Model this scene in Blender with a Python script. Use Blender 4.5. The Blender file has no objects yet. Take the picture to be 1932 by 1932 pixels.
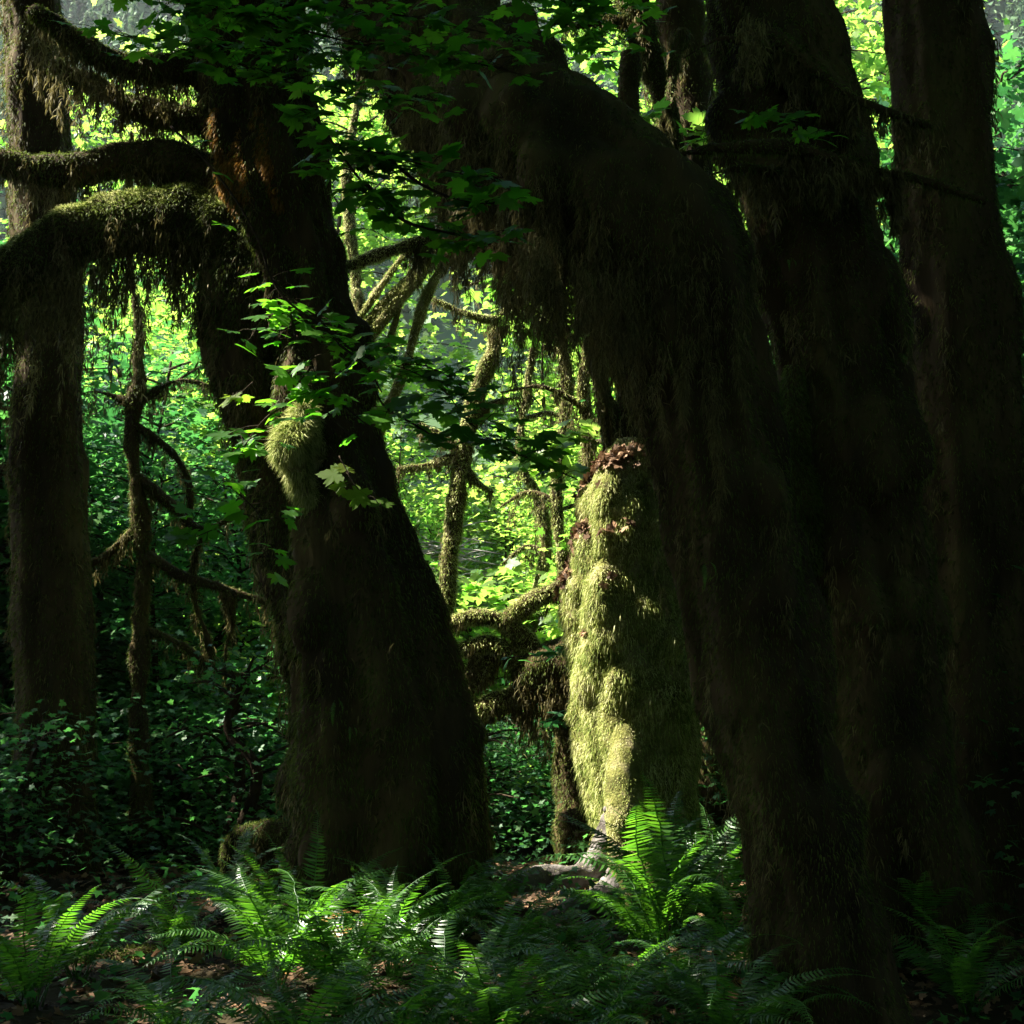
import bpy, math, random
import numpy as np

# ------------------------------------------------------------------ camera, sky, sun, exposure
SC = bpy.context.scene
COL = SC.collection
rng = np.random.default_rng(7)
random.seed(7)

CAM = np.array([0.0, 0.0, 1.6])
PITCH = math.radians(6.5)
cam_d = bpy.data.cameras.new("camera")
cam_d.lens_unit = 'FOV'
cam_d.angle = math.radians(40.0)
cam_d.clip_start = 0.05
cam_d.clip_end = 2000.0
cam = bpy.data.objects.new("camera", cam_d)
cam.location = CAM
cam.rotation_euler = (math.radians(90) + PITCH, 0, 0)
COL.objects.link(cam)
SC.camera = cam

SUN_EL = math.radians(47.0)
SUN_AZ = math.radians(-81.0)          # clockwise from +Y; the sun stands to the left, a little beyond the trees
SUN = np.array([math.sin(SUN_AZ) * math.cos(SUN_EL), math.cos(SUN_AZ) * math.cos(SUN_EL), math.sin(SUN_EL)])

world = bpy.data.worlds.new("World")
SC.world = world
world.use_nodes = True
wn = world.node_tree
sky = wn.nodes.new('ShaderNodeTexSky')
sky.sky_type = 'NISHITA'
sky.sun_disc = False
sky.sun_elevation = SUN_EL
sky.sun_rotation = SUN_AZ
wn.links.new(sky.outputs[0], wn.nodes['Background'].inputs[0])
wn.nodes['Background'].inputs[1].default_value = 0.08

sun_d = bpy.data.lights.new("sun", 'SUN')
sun_d.energy = 5.0
sun_d.angle = math.radians(0.5)
sun_d.color = (1.0, 0.94, 0.82)
sun_o = bpy.data.objects.new("sun", sun_d)
from mathutils import Vector
sun_o.rotation_euler = Vector(SUN).to_track_quat('Z', 'Y').to_euler()
sun_o.location = (-20, 5, 30)
COL.objects.link(sun_o)

SC.view_settings.view_transform = 'Standard'
SC.view_settings.look = 'None'
SC.view_settings.gamma = 1.0
SC.view_settings.exposure = 2.72
SC.cycles.max_bounces = 6
SC.cycles.diffuse_bounces = 3
SC.cycles.glossy_bounces = 2
SC.cycles.transmission_bounces = 3
SC.cycles.transparent_max_bounces = 4

# ------------------------------------------------------------------ measuring helpers (photo pixels at 1932 wide -> a point at depth Y)
FPX = 966.0 / math.tan(math.radians(20.0))


def P(px, py, Y):
    u = (px - 966.0) / FPX
    v = (966.0 - py) / FPX
    dy = math.cos(PITCH) - v * math.sin(PITCH)
    dz = math.sin(PITCH) + v * math.cos(PITCH)
    t = Y / dy
    return CAM + t * np.array([u, dy, dz])


def R(w, Y):
    return w / FPX * Y


# ------------------------------------------------------------------ noise
_perm = rng.permutation(4096).astype(np.int64)


def vnoise(p):
    p = np.asarray(p, float)
    i = np.floor(p).astype(np.int64)
    f = p - i
    f = f * f * (3 - 2 * f)

    def h(dx, dy, dz):
        a = _perm[(i[..., 0] + dx) & 4095]
        b = _perm[(a + i[..., 1] + dy) & 4095]
        return _perm[(b + i[..., 2] + dz) & 4095] / 2047.5 - 1.0
    x, y, z = f[..., 0], f[..., 1], f[..., 2]
    c00 = h(0, 0, 0) * (1 - x) + h(1, 0, 0) * x
    c10 = h(0, 1, 0) * (1 - x) + h(1, 1, 0) * x
    c01 = h(0, 0, 1) * (1 - x) + h(1, 0, 1) * x
    c11 = h(0, 1, 1) * (1 - x) + h(1, 1, 1) * x
    return (c00 * (1 - y) + c10 * y) * (1 - z) + (c01 * (1 - y) + c11 * y) * z


def fbm(p, octs=4):
    s, a, out = 1.0, 1.0, 0.0
    for _ in range(octs):
        out = out + a * vnoise(p * s + 17.3 * s)
        s *= 2.03
        a *= 0.5
    return out / 1.9


def unit(v):
    return v / np.maximum(np.linalg.norm(v, axis=-1, keepdims=True), 1e-9)


# ------------------------------------------------------------------ mesh store
class MB:
    def __init__(self):
        self.v, self.f3, self.f4, self.m3, self.m4, self.n = [], [], [], [], [], 0

    def add(self, verts, tris=None, quads=None, mi=0):
        verts = np.asarray(verts, float).reshape(-1, 3)
        if tris is not None and len(tris):
            t = np.asarray(tris, np.int64).reshape(-1, 3) + self.n
            self.f3.append(t)
            self.m3.append(np.full(len(t), mi))
        if quads is not None and len(quads):
            q = np.asarray(quads, np.int64).reshape(-1, 4) + self.n
            self.f4.append(q)
            self.m4.append(np.full(len(q), mi))
        self.v.append(verts)
        self.n += len(verts)

    def mesh(self, name, mats, smooth=True):
        me = bpy.data.meshes.new(name)
        v = np.concatenate(self.v) if self.v else np.zeros((0, 3))
        f3 = np.concatenate(self.f3) if self.f3 else np.zeros((0, 3), np.int64)
        f4 = np.concatenate(self.f4) if self.f4 else np.zeros((0, 4), np.int64)
        mi = np.concatenate(self.m3 + self.m4) if (self.m3 or self.m4) else np.zeros(0)
        me.vertices.add(len(v))
        me.vertices.foreach_set('co', v.astype(np.float32).ravel())
        loops = np.concatenate([f3.ravel(), f4.ravel()]).astype(np.int32)
        me.loops.add(len(loops))
        me.loops.foreach_set('vertex_index', loops)
        tot = np.concatenate([np.full(len(f3), 3), np.full(len(f4), 4)]).astype(np.int32)
        st = np.concatenate([[0], np.cumsum(tot)[:-1]]).astype(np.int32) if len(tot) else np.zeros(0, np.int32)
        me.polygons.add(len(tot))
        me.polygons.foreach_set('loop_start', st)
        me.polygons.foreach_set('material_index', mi.astype(np.int32))
        if smooth:
            me.polygons.foreach_set('use_smooth', np.ones(len(tot), bool))
        for m in (mats if isinstance(mats, (list, tuple)) else [mats]):
            me.materials.append(m)
        me.update(calc_edges=True)
        return me

    def build(self, name, mats, parent=None, smooth=True, loc=None):
        return link(name, self.mesh(name, mats, smooth), parent, loc)


def link(name, me, parent=None, loc=None):
    o = bpy.data.objects.new(name, me)
    COL.objects.link(o)
    if parent is not None:
        o.parent = parent
        # meshes are made in world coordinates: put them back under their thing's base
        if loc is None:
            o.location = -np.array(parent.location)
    if loc is not None:
        o.location = loc
    return o


def tag(o, label=None, cat=None, group=None, kind=None):
    if label: o['label'] = label
    if cat: o['category'] = cat
    if group: o['group'] = group
    if kind: o['kind'] = kind
    return o


def thing(name, label, cat, loc=(0, 0, 0), group=None):
    o = bpy.data.objects.new(name, None)
    o.empty_display_size = 0.2
    COL.objects.link(o)
    o.location = loc
    return tag(o, label, cat, group)


# ------------------------------------------------------------------ materials
def nodes(name):
    m = bpy.data.materials.new(name)
    m.use_nodes = True
    nt = m.node_tree
    nt.nodes.clear()
    out = nt.nodes.new('ShaderNodeOutputMaterial')
    return m, nt, out


def ramp(nt, fac, stops):
    r = nt.nodes.new('ShaderNodeValToRGB')
    el = r.color_ramp.elements
    while len(el) < len(stops):
        el.new(0.5)
    for e, (p, c) in zip(el, stops):
        e.position = p
        e.color = (*c, 1)
    nt.links.new(fac, r.inputs[0])
    return r.outputs[0]


def noise_fac(nt, scale, detail=4, stretch=None, rough=0.6):
    tc = nt.nodes.new('ShaderNodeTexCoord')
    mp = nt.nodes.new('ShaderNodeMapping')
    if stretch: mp.inputs['Scale'].default_value = stretch
    nt.links.new(tc.outputs['Object'], mp.inputs[0])
    n = nt.nodes.new('ShaderNodeTexNoise')
    n.inputs['Scale'].default_value = scale
    n.inputs['Detail'].default_value = detail
    n.inputs['Roughness'].default_value = rough
    nt.links.new(mp.outputs[0], n.inputs['Vector'])
    return n.outputs['Fac']


def island_mix(nt, fac, amount, obj=0.0):
    g = nt.nodes.new('ShaderNodeNewGeometry')
    mx = nt.nodes.new('ShaderNodeMix')
    mx.data_type = 'FLOAT'
    mx.inputs[0].default_value = amount
    oi = nt.nodes.new('ShaderNodeObjectInfo')
    m2 = nt.nodes.new('ShaderNodeMix')
    m2.data_type = 'FLOAT'
    m2.inputs[0].default_value = obj
    nt.links.new(fac, m2.inputs[2])
    nt.links.new(oi.outputs['Random'], m2.inputs[3])
    nt.links.new(m2.outputs[0], mx.inputs[2])
    nt.links.new(g.outputs['Random Per Island'], mx.inputs[3])
    return mx.outputs[0]


def surface_mat(name, stops, scale=3.0, stretch=None, rough=0.95, bump=0.6, bscale=40, bstretch=None, spec=0.1):
    m, nt, out = nodes(name)
    b = nt.nodes.new('ShaderNodeBsdfPrincipled')
    c = ramp(nt, noise_fac(nt, scale, 6, stretch), stops)
    nt.links.new(c, b.inputs['Base Color'])
    b.inputs['Roughness'].default_value = rough
    b.inputs['Specular IOR Level'].default_value = spec
    bp = nt.nodes.new('ShaderNodeBump')
    bp.inputs['Strength'].default_value = bump
    bp.inputs['Distance'].default_value = 0.03
    nt.links.new(noise_fac(nt, bscale, 6, bstretch), bp.inputs['Height'])
    nt.links.new(bp.outputs[0], b.inputs['Normal'])
    nt.links.new(b.outputs[0], out.inputs[0])
    return m


def blade_mat(name, stops, scale=2.0, transl=0.35, isl=0.55, rough=0.7, spec=0.15, tstops=None, obj=0.0):
    """thin blades and leaves: reflects on the lit side, lets light through to the other"""
    m, nt, out = nodes(name)
    f = island_mix(nt, noise_fac(nt, scale, 3), isl, obj)
    c = ramp(nt, f, stops)
    b = nt.nodes.new('ShaderNodeBsdfPrincipled')
    nt.links.new(c, b.inputs['Base Color'])
    b.inputs['Roughness'].default_value = rough
    b.inputs['Specular IOR Level'].default_value = spec
    t = nt.nodes.new('ShaderNodeBsdfTranslucent')
    nt.links.new(ramp(nt, f, tstops) if tstops else c, t.inputs[0])
    mx = nt.nodes.new('ShaderNodeMixShader')
    mx.inputs[0].default_value = transl
    nt.links.new(b.outputs[0], mx.inputs[1])
    nt.links.new(t.outputs[0], mx.inputs[2])
    nt.links.new(mx.outputs[0], out.inputs[0])
    return m


M = {}
M['bark_dark'] = surface_mat('dark wet bark', [(0.3, (.016, .011, .006)), (0.55, (.06, .042, .018)), (0.75, (.10, .085, .028))], 2.5, (1, 1, .35), bump=.9, bscale=9, bstretch=(1, 1, .25))
M['bark_grey'] = surface_mat('grey root bark', [(0.3, (.03, .024, .02)), (0.5, (.13, .115, .10)), (0.62, (.17, .155, .145)), (0.75, (.09, .10, .03))], 7, bump=1, bscale=16)
M['moss_bed'] = surface_mat('moss bed', [(0.3, (.05, .045, .018)), (0.5, (.15, .15, .04)), (0.7, (.30, .25, .15))], 5, bump=.8, bscale=60)
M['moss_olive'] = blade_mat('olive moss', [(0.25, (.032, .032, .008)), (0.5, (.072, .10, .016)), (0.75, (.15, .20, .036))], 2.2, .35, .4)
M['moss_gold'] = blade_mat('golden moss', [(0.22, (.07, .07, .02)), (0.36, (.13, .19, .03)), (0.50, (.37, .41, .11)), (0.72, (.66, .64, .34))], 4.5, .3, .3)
M['moss_amber_glow'] = blade_mat('amber glow moss', [(0.2, (.12, .06, .012)), (0.8, (.38, .20, .04))], 6, .35)
M['moss_brown'] = blade_mat('brown hanging moss', [(0.2, (.046, .040, .012)), (0.5, (.112, .096, .032)), (0.8, (.23, .20, .085))], 2.5, .4, .5)
M['leaf_near'] = blade_mat('maple leaf near', [(0.2, (.025, .085, .008)), (0.8, (.05, .14, .012))], 2, .6, .8, .45, .35,
                           [(0.2, (.07, .30, .012)), (0.8, (.17, .48, .02))])
M['leaf_yellow'] = blade_mat('yellowing leaf', [(0.2, (.045, .09, .010)), (0.8, (.085, .11, .015))], 2, .6, .8, .6, .15,
                             [(0.2, (.14, .34, .02)), (0.8, (.28, .40, .03))])
M['leaf_lit'] = blade_mat('sunlit maple leaf', [(0.2, (.055, .12, .018)), (0.8, (.12, .19, .03))], .8, .6, .6, .45, .35,  # sunlit copy of the maple leaf: brighter, yellower colour stands for sun
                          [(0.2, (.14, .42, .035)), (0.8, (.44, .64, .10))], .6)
M['leaf_shade'] = blade_mat('shaded maple leaf', [(0.15, (.016, .070, .030)), (0.5, (.035, .11, .035)), (0.85, (.075, .17, .045))], .8, .45, .7, .5, .25,  # shaded copy of it: darker, bluer colour stands for shade and skylight
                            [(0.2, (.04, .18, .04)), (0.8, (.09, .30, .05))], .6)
M['fern'] = blade_mat('sword fern', [(0.2, (.025, .085, .014)), (0.8, (.055, .14, .022))], 3, .45, .7, .38, .5,
                      [(0.2, (.08, .28, .015)), (0.8, (.16, .42, .02))])
M['fern_dead'] = blade_mat('withered fern', [(0.2, (.16, .07, .02)), (0.8, (.34, .20, .05))], 3, .4, .7)
M['litter'] = blade_mat('dead maple leaves', [(0.2, (.05, .028, .014)), (0.8, (.22, .13, .07))], 3, .15, .9)
M['twig'] = surface_mat('twig bark', [(0.3, (.02, .014, .008)), (0.7, (.05, .035, .02))], 8)
M['ground'] = surface_mat('forest soil', [(0.3, (.012, .009, .005)), (0.55, (.03, .022, .010)), (0.75, (.025, .035, .010))], 1.5, bump=1, bscale=14)
M['hill'] = surface_mat('wooded hill', [(0.3, (.03, .07, .03)), (0.7, (.08, .13, .05))], .2, bump=.5, bscale=1)
M['needles'] = blade_mat('conifer needles', [(0.2, (.04, .085, .04)), (0.8, (.10, .17, .07))], .5, .2, .6)
M['deadwood'] = surface_mat('bleached dead twigs', [(0.3, (.25, .22, .20)), (0.7, (.42, .38, .36))], 4)


# ------------------------------------------------------------------ tubes (trunks, limbs, twigs)
def spline(pts, n):
    pts = np.asarray(pts, float)
    k = len(pts)
    if k == 2:
        t = np.linspace(0, 1, n)[:, None]
        return pts[0] * (1 - t) + pts[1] * t
    ext = np.vstack([2 * pts[0] - pts[1], pts, 2 * pts[-1] - pts[-2]])
    d = np.concatenate([[0], np.cumsum(np.linalg.norm(np.diff(pts[:, :3], axis=0), axis=1))])
    s = np.linspace(0, d[-1], n)
    i = np.clip(np.searchsorted(d, s, side='right') - 1, 0, k - 2)
    u = ((s - d[i]) / np.maximum(d[i + 1] - d[i], 1e-9))[:, None]
    p0, p1, p2, p3 = ext[i], ext[i + 1], ext[i + 2], ext[i + 3]
    return 0.5 * (2 * p1 + (p2 - p0) * u + (2 * p0 - 5 * p1 + 4 * p2 - p3) * u ** 2 + (3 * p1 - p0 - 3 * p2 + p3) * u ** 3)


def frames(p):
    t = unit(np.gradient(p, axis=0))
    ref = np.array([0, 1.0, 0])
    a = np.zeros_like(t)
    cur = unit(np.cross(t[0], ref)) if abs(t[0] @ ref) < .95 else unit(np.cross(t[0], np.array([1.0, 0, 0])))
    for i in range(len(t)):
        cur = unit(cur - t[i] * (cur @ t[i]))
        a[i] = cur
    return t, a, np.cross(t, a)


def tube(ctrl, n=None, m=32, amp=0.0, freq=2.0, ridges=0, ridge_amp=0.0, seed=0.0, zstretch=1.0, flat=1.0, hump=0.0, hfreq=3.0, cush=None):
    """ctrl rows: x y z r. returns grid of verts (n,m,3) and outward normals"""
    c = np.asarray(ctrl, float)
    L = np.sum(np.linalg.norm(np.diff(c[:, :3], axis=0), axis=1))
    if n is None:
        n = int(np.clip(L / max(0.02, c[:, 3].mean() * 2 * math.pi / m), 8, 260))
    s = spline(c, n)
    p, r = s[:, :3], np.maximum(s[:, 3], 0.001)
    t, a, b = frames(p)
    th = np.linspace(0, 2 * math.pi, m, endpoint=False)
    rad = np.cos(th)[None, :, None] * a[:, None, :] + np.sin(th)[None, :, None] * b[:, None, :]
    rr = np.repeat(r[:, None], m, 1)
    if ridges:
        ph = vnoise(np.stack([np.full(n, seed), np.linspace(0, L * .5, n), np.zeros(n)], -1))[:, None] * 1.5
        rr = rr * (1 + ridge_amp * np.cos(ridges * th[None, :] + ph) + ridge_amp * .5 * np.cos((ridges * 2 + 1) * th[None, :] + 2 * ph + seed))
    V = p[:, None, :] + rad * rr[..., None] * np.array([1, flat, 1])
    if amp or hump:
        q = V * np.array([freq, freq, freq * zstretch]) + seed * 7.7
        d = amp * fbm(q, 4)
        if hump:
            h = vnoise(V * hfreq + seed * 3.1)
            d = d + hump * np.maximum(h, -.15) + hump * .5 * np.maximum(vnoise(V * hfreq * 2.3 + 4), 0)
        V = V + rad * d[..., None]
    if cush:                      # domed moss cushions with sharp hollows between them
        num, r0, r1, t0, t1 = cush
        i_ = (rng.uniform(t0, t1, num) * (n - 1)).astype(int)
        j_ = rng.integers(0, m, num)
        cr = rng.uniform(r0, r1, num)
        best = np.zeros((n, m))
        for a_, b_, q_ in zip(i_, j_, cr):
            dd = np.linalg.norm((V - V[a_, b_]) * np.array([1, 1, .75]), axis=-1) / q_
            best = np.maximum(best, q_ * .66 * np.sqrt(np.clip(1 - dd ** 2, 0, 1)))
        V = V + rad * best[..., None] + np.array([0, 0, -.25]) * best[..., None]
    dv = np.gradient(V, axis=0)
    du = np.roll(V, -1, 1) - np.roll(V, 1, 1)
    N = unit(np.cross(du, dv))
    sgn = np.sign(np.sum(N * rad, -1, keepdims=True))
    N = N * np.where(sgn == 0, 1, sgn)
    return V, N


def grid_quads(n, m):
    i = np.arange(n - 1)[:, None]
    j = np.arange(m)[None, :]
    j2 = (j + 1) % m
    return np.stack([i * m + j, i * m + j2, (i + 1) * m + j2, (i + 1) * m + j], -1).reshape(-1, 4)


def add_tube(mb, V, cap=True, mi=0):
    n, m, _ = V.shape
    vs = V.reshape(-1, 3)
    q = grid_quads(n, m)
    tr = []
    if cap:
        c0, c1 = V[0].mean(0), V[-1].mean(0)
        vs = np.vstack([vs, c0, c1])
        j = np.arange(m)
        j2 = (j + 1) % m
        tr = np.vstack([np.stack([j2, j, np.full(m, n * m)], -1), np.stack([(n - 1) * m + j, (n - 1) * m + j2, np.full(m, n * m + 1)], -1)])
    mb.add(vs, tr, q, mi)


def pick(V, N, count, mask=None):
    """random points on a tube, by area"""
    n, m, _ = V.shape
    A = np.linalg.norm(np.cross(np.roll(V, -1, 1)[:-1] - V[:-1], V[1:] - V[:-1]), axis=-1)
    if mask is not None:
        A = A * mask[:-1]
    pr = A.ravel() / A.sum()
    k = rng.choice(len(pr), count, p=pr)
    i, j = k // m, k % m
    u, v = rng.random((2, count, 1))
    j2 = (j + 1) % m
    pos = (V[i, j] * (1 - u) + V[i, j2] * u) * (1 - v) + (V[i + 1, j] * (1 - u) + V[i + 1, j2] * u) * v
    return pos, N[i, j]


def blades(mb, pos, direc, length, width, droop=0.3, mi=0):
    """tapered two-piece blades"""
    k = len(pos)
    length = np.broadcast_to(np.asarray(length, float), (k,))[:, None]
    width = np.broadcast_to(np.asarray(width, float), (k,))[:, None]
    direc = unit(direc)
    side = unit(np.cross(direc, rng.normal(size=(k, 3))))
    mid = pos + direc * length * .5
    tip = pos + unit(direc + np.array([0, 0, -1.0]) * droop) * length
    v = np.stack([pos - side * width * .35, pos + side * width * .35, mid + side * width * .5, mid - side * width * .5, tip], 1).reshape(-1, 3)
    b = np.arange(k)[:, None] * 5
    mb.add(v, np.stack([b[:, 0] + 3, b[:, 0] + 2, b[:, 0] + 4], -1), b + np.array([0, 1, 2, 3]), mi)


def fuzz(mb, V, N, count, ln=(0.02, 0.05), wd=(0.004, 0.009), down=0.5, patch=0.0, pfreq=4.0, jit=.5, mi=0, mask=None):
    pos, nor = pick(V, N, count, mask)
    if patch:
        h = vnoise(pos * pfreq + 3.3) * .5 + vnoise(pos * pfreq * 2.7) * .5
        keep = h > (patch - 1 + rng.random(len(pos)) * .4)
        pos, nor = pos[keep], nor[keep]
    k = len(pos)
    d = nor + jit * rng.normal(size=(k, 3)) + np.array([0, 0, -down])
    blades(mb, pos - nor * .008, d, rng.uniform(*ln, k), rng.uniform(*wd, k), .5, mi)


def tassel(mb, top, L, w, count, ln=(0.04, 0.09), wd=(0.004, 0.010), mi=0):
    """one hanging beard of moss, pointed at its end"""
    t = rng.random(count) ** 0.8
    rad = w * (1 - t ** 1.4) * np.sqrt(rng.random(count)) + .004
    a = rng.random(count) * 2 * math.pi
    wob = vnoise(np.stack([np.full(count, top[0] * 9), t * 4, np.full(count, top[1] * 7)], -1)) * (w * .9 + .02)
    pos = np.stack([top[0] + np.cos(a) * rad + wob, top[1] + np.sin(a) * rad, top[2] + .04 - t * L], -1)
    d = np.stack([np.cos(a) * .25, np.sin(a) * .25, np.full(count, -1.0)], -1) + .38 * rng.normal(size=(count, 3))
    blades(mb, pos, d, rng.uniform(*ln, count), rng.uniform(*wd, count), .4, mi)


def beards(mb, V, N, count, L=(0.1, 0.5), w=(0.02, 0.06), per=60, t0=0.0, t1=1.0, mi=0, under=-0.15, **kw):
    """many beards below a limb; their lengths swell and shrink along it"""
    n = V.shape[0]
    mask = (N[..., 2] < under).astype(float) + 1e-6
    i = np.arange(n)[:, None] / (n - 1)
    mask = mask * ((i >= t0) & (i <= t1)) + 1e-9
    pos, nor = pick(V, N, count, mask)
    g = .5 + .5 * vnoise(np.stack([pos[:, 0] * 3.1, pos[:, 1] * 3.1, np.zeros(count)], -1))
    for p, gg in zip(pos, g):
        l = (L[0] + (L[1] - L[0]) * gg) * (random.uniform(.35, 1.0) if random.random() < .8 else random.uniform(1, 1.5))
        ww = random.uniform(*w)
        tassel(mb, p, l, ww, max(10, int(per * (.35 + l / max(L[1], .01)))), mi=mi, **kw)


def ctrl(rows, Y):
    """rows of (px, py, half width in px[, depth])"""
    out = []
    for r_ in rows:
        y = r_[3] if len(r_) > 3 else Y
        out.append([*P(r_[0], r_[1], y), R(r_[2], y)])
    return out


# ------------------------------------------------------------------ leaves
def leaf_shape(kind):
    if kind == 'near':      # lobed and toothed maple leaf, stalk at 0, tip at y = 1
        r_ = [(0.06, .02), (.20, -.10), (.40, -.10), (.36, .02), (.52, .06), (.44, .16), (.34, .22), (.50, .30), (.66, .46), (.50, .46), (.52, .58), (.36, .54), (.24, .50),
              (.28, .66), (.20, .70), (.16, .84), (.07, .86)]
    elif kind == 'mid':
        r_ = [(.14, -.08), (.44, .0), (.30, .20), (.62, .44), (.40, .50), (.22, .48), (.24, .70)]
    else:
        r_ = [(.30, -.04), (.28, .18), (.56, .46), (.22, .50)]
    out = [(0, .06)] + r_ + [(0, 1.0)] + [(-x, y) for x, y in r_[::-1]]
    v = np.array([(0, .34)] + out)
    z = -.28 * v[:, 0] ** 2 - .10 * (v[:, 1] - .3) ** 2
    z[0] -= .03
    k = len(out)
    j = np.arange(k)
    return np.column_stack([v, z]), np.stack([np.zeros(k, int), 1 + j, 1 + (j + 1) % k], -1)


LEAF = {k: leaf_shape(k) for k in ('near', 'mid', 'far')}


def leaves(mb, pos, nrm, heading, size, kind='mid', mi=0):
    """pos: leaf stalk ends, nrm: face normals, heading: where tips point"""
    V, F = LEAF[kind]
    k = len(pos)
    z = unit(nrm)
    y = unit(heading - z * np.sum(heading * z, -1, keepdims=True))
    x = np.cross(y, z)
    size = np.broadcast_to(size, (k,))[:, None, None]
    bend = rng.uniform(.3, 2.2, (k, 1, 1))
    v = pos[:, None, :] + size * (V[None, :, 0:1] * x[:, None] + V[None, :, 1:2] * y[:, None] + bend * V[None, :, 2:3] * z[:, None])
    f = F[None] + (np.arange(k) * len(V))[:, None, None]
    mb.add(v.reshape(-1, 3), f.reshape(-1, 3), None, mi)


def rand_dir(k, up=1.0, spread=.5):
    d = rng.normal(size=(k, 3)) * spread
    d[:, 2] += up
    return unit(d)


def level_dir(k):
    a = rng.random(k) * 2 * math.pi
    return np.stack([np.cos(a), np.sin(a), rng.uniform(-.5, .1, k)], -1)


# ------------------------------------------------------------------ ground and far hill
def ground_z(x, y):
    x = np.asarray(x, float)
    y = np.asarray(y, float)
    p = np.stack([x * .35, y * .35, np.zeros_like(x)], -1)
    z = .14 * fbm(p, 3) + .05 * vnoise(np.stack([x * 1.7, y * 1.7, np.ones_like(x)], -1))
    return z + np.clip(y - 13, 0, 60) * .02 - .03


def make_ground():
    u = np.concatenate([np.linspace(-400, -32, 12), np.linspace(-30, 30, 150), np.linspace(32, 400, 12)])
    w = np.concatenate([np.linspace(-400, -22, 10), np.linspace(-20, 45, 160), np.linspace(48, 500, 14)])
    X, Y = np.meshgrid(u, w, indexing='ij')
    V = np.stack([X, Y, ground_z(X, Y)], -1)
    n, m = X.shape
    i = np.arange(n - 1)[:, None]
    j = np.arange(m - 1)[None]
    mb = MB()
    mb.add(V.reshape(-1, 3), None, np.stack([i * m + j, (i + 1) * m + j, (i + 1) * m + j + 1, i * m + j + 1], -1).reshape(-1, 4))
    tag(mb.build('ground', M['ground']), kind='structure')


make_ground()


def make_hill():
    u = np.linspace(-160, 160, 60)
    w = np.linspace(75, 230, 36)
    X, Y = np.meshgrid(u, w, indexing='ij')
    Z = 1 + (Y - 75) * .85 + 6 * fbm(np.stack([X * .03, Y * .03, X * 0], -1), 3) * np.clip((Y - 75) / 30, 0, 1)
    V = np.stack([X, Y, Z], -1)
    n, m = X.shape
    i = np.arange(n - 1)[:, None]
    j = np.arange(m - 1)[None]
    mb = MB()
    mb.add(V.reshape(-1, 3), None, np.stack([i * m + j, (i + 1) * m + j, (i + 1) * m + j + 1, i * m + j + 1], -1).reshape(-1, 4))
    tag(mb.build('hill', M['hill']), kind='structure')
    # the conifers on it read as one mass
    mb = MB()
    k = 2200
    tx = rng.uniform(-95, 95, k)
    ty = rng.uniform(78, 225, k)
    tz = 1 + (ty - 75) * .85 + 6 * fbm(np.stack([tx * .03, ty * .03, tx * 0], -1), 3) * np.clip((ty - 75) / 30, 0, 1)
    for x, y, z in zip(tx, ty, tz):
        h = random.uniform(8, 17)
        c = 70
        t = rng.random(c) ** .8
        a = rng.random(c) * 2 * math.pi
        rr = (1 - t) * h * .2 + .2
        pos = np.stack([np.full(c, x), np.full(c, y), z + h * (.1 + .88 * t)], -1)
        d = np.stack([np.cos(a), np.sin(a), np.full(c, -.35)], -1)
        blades(mb, pos, d, rr * rng.uniform(.7, 1.2, c), rng.uniform(.5, 1.1, c), .3)
    tag(mb.build('far_woodland', M['needles']), 'bluish conifer forest covering the far hillside', 'forest', kind='stuff')


make_hill()

# ------------------------------------------------------------------ the great mossy maples
DETAIL = 1.0


def cnt(k):
    return int(k * DETAIL)


def fuzzy_limb(bark, moss, rows, Y, m=20, dens=2500, ln=(.02, .05), amp=.03, seed=1.0, mi=0, down=.4, **kw):
    """a limb: bark tube plus a fur of moss; returns its grid"""
    c = ctrl(rows, Y)
    V, N = tube(c, m=m, amp=amp, freq=5, seed=seed, **kw)
    add_tube(bark, V)
    L = np.sum(np.linalg.norm(np.diff(np.array(c)[:, :3], axis=0), axis=1))
    area = L * 2 * math.pi * np.mean([q[3] for q in c])
    fuzz(moss, V, N, cnt(max(60, dens * area)), ln, down=down, mi=mi)
    return V, N


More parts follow.
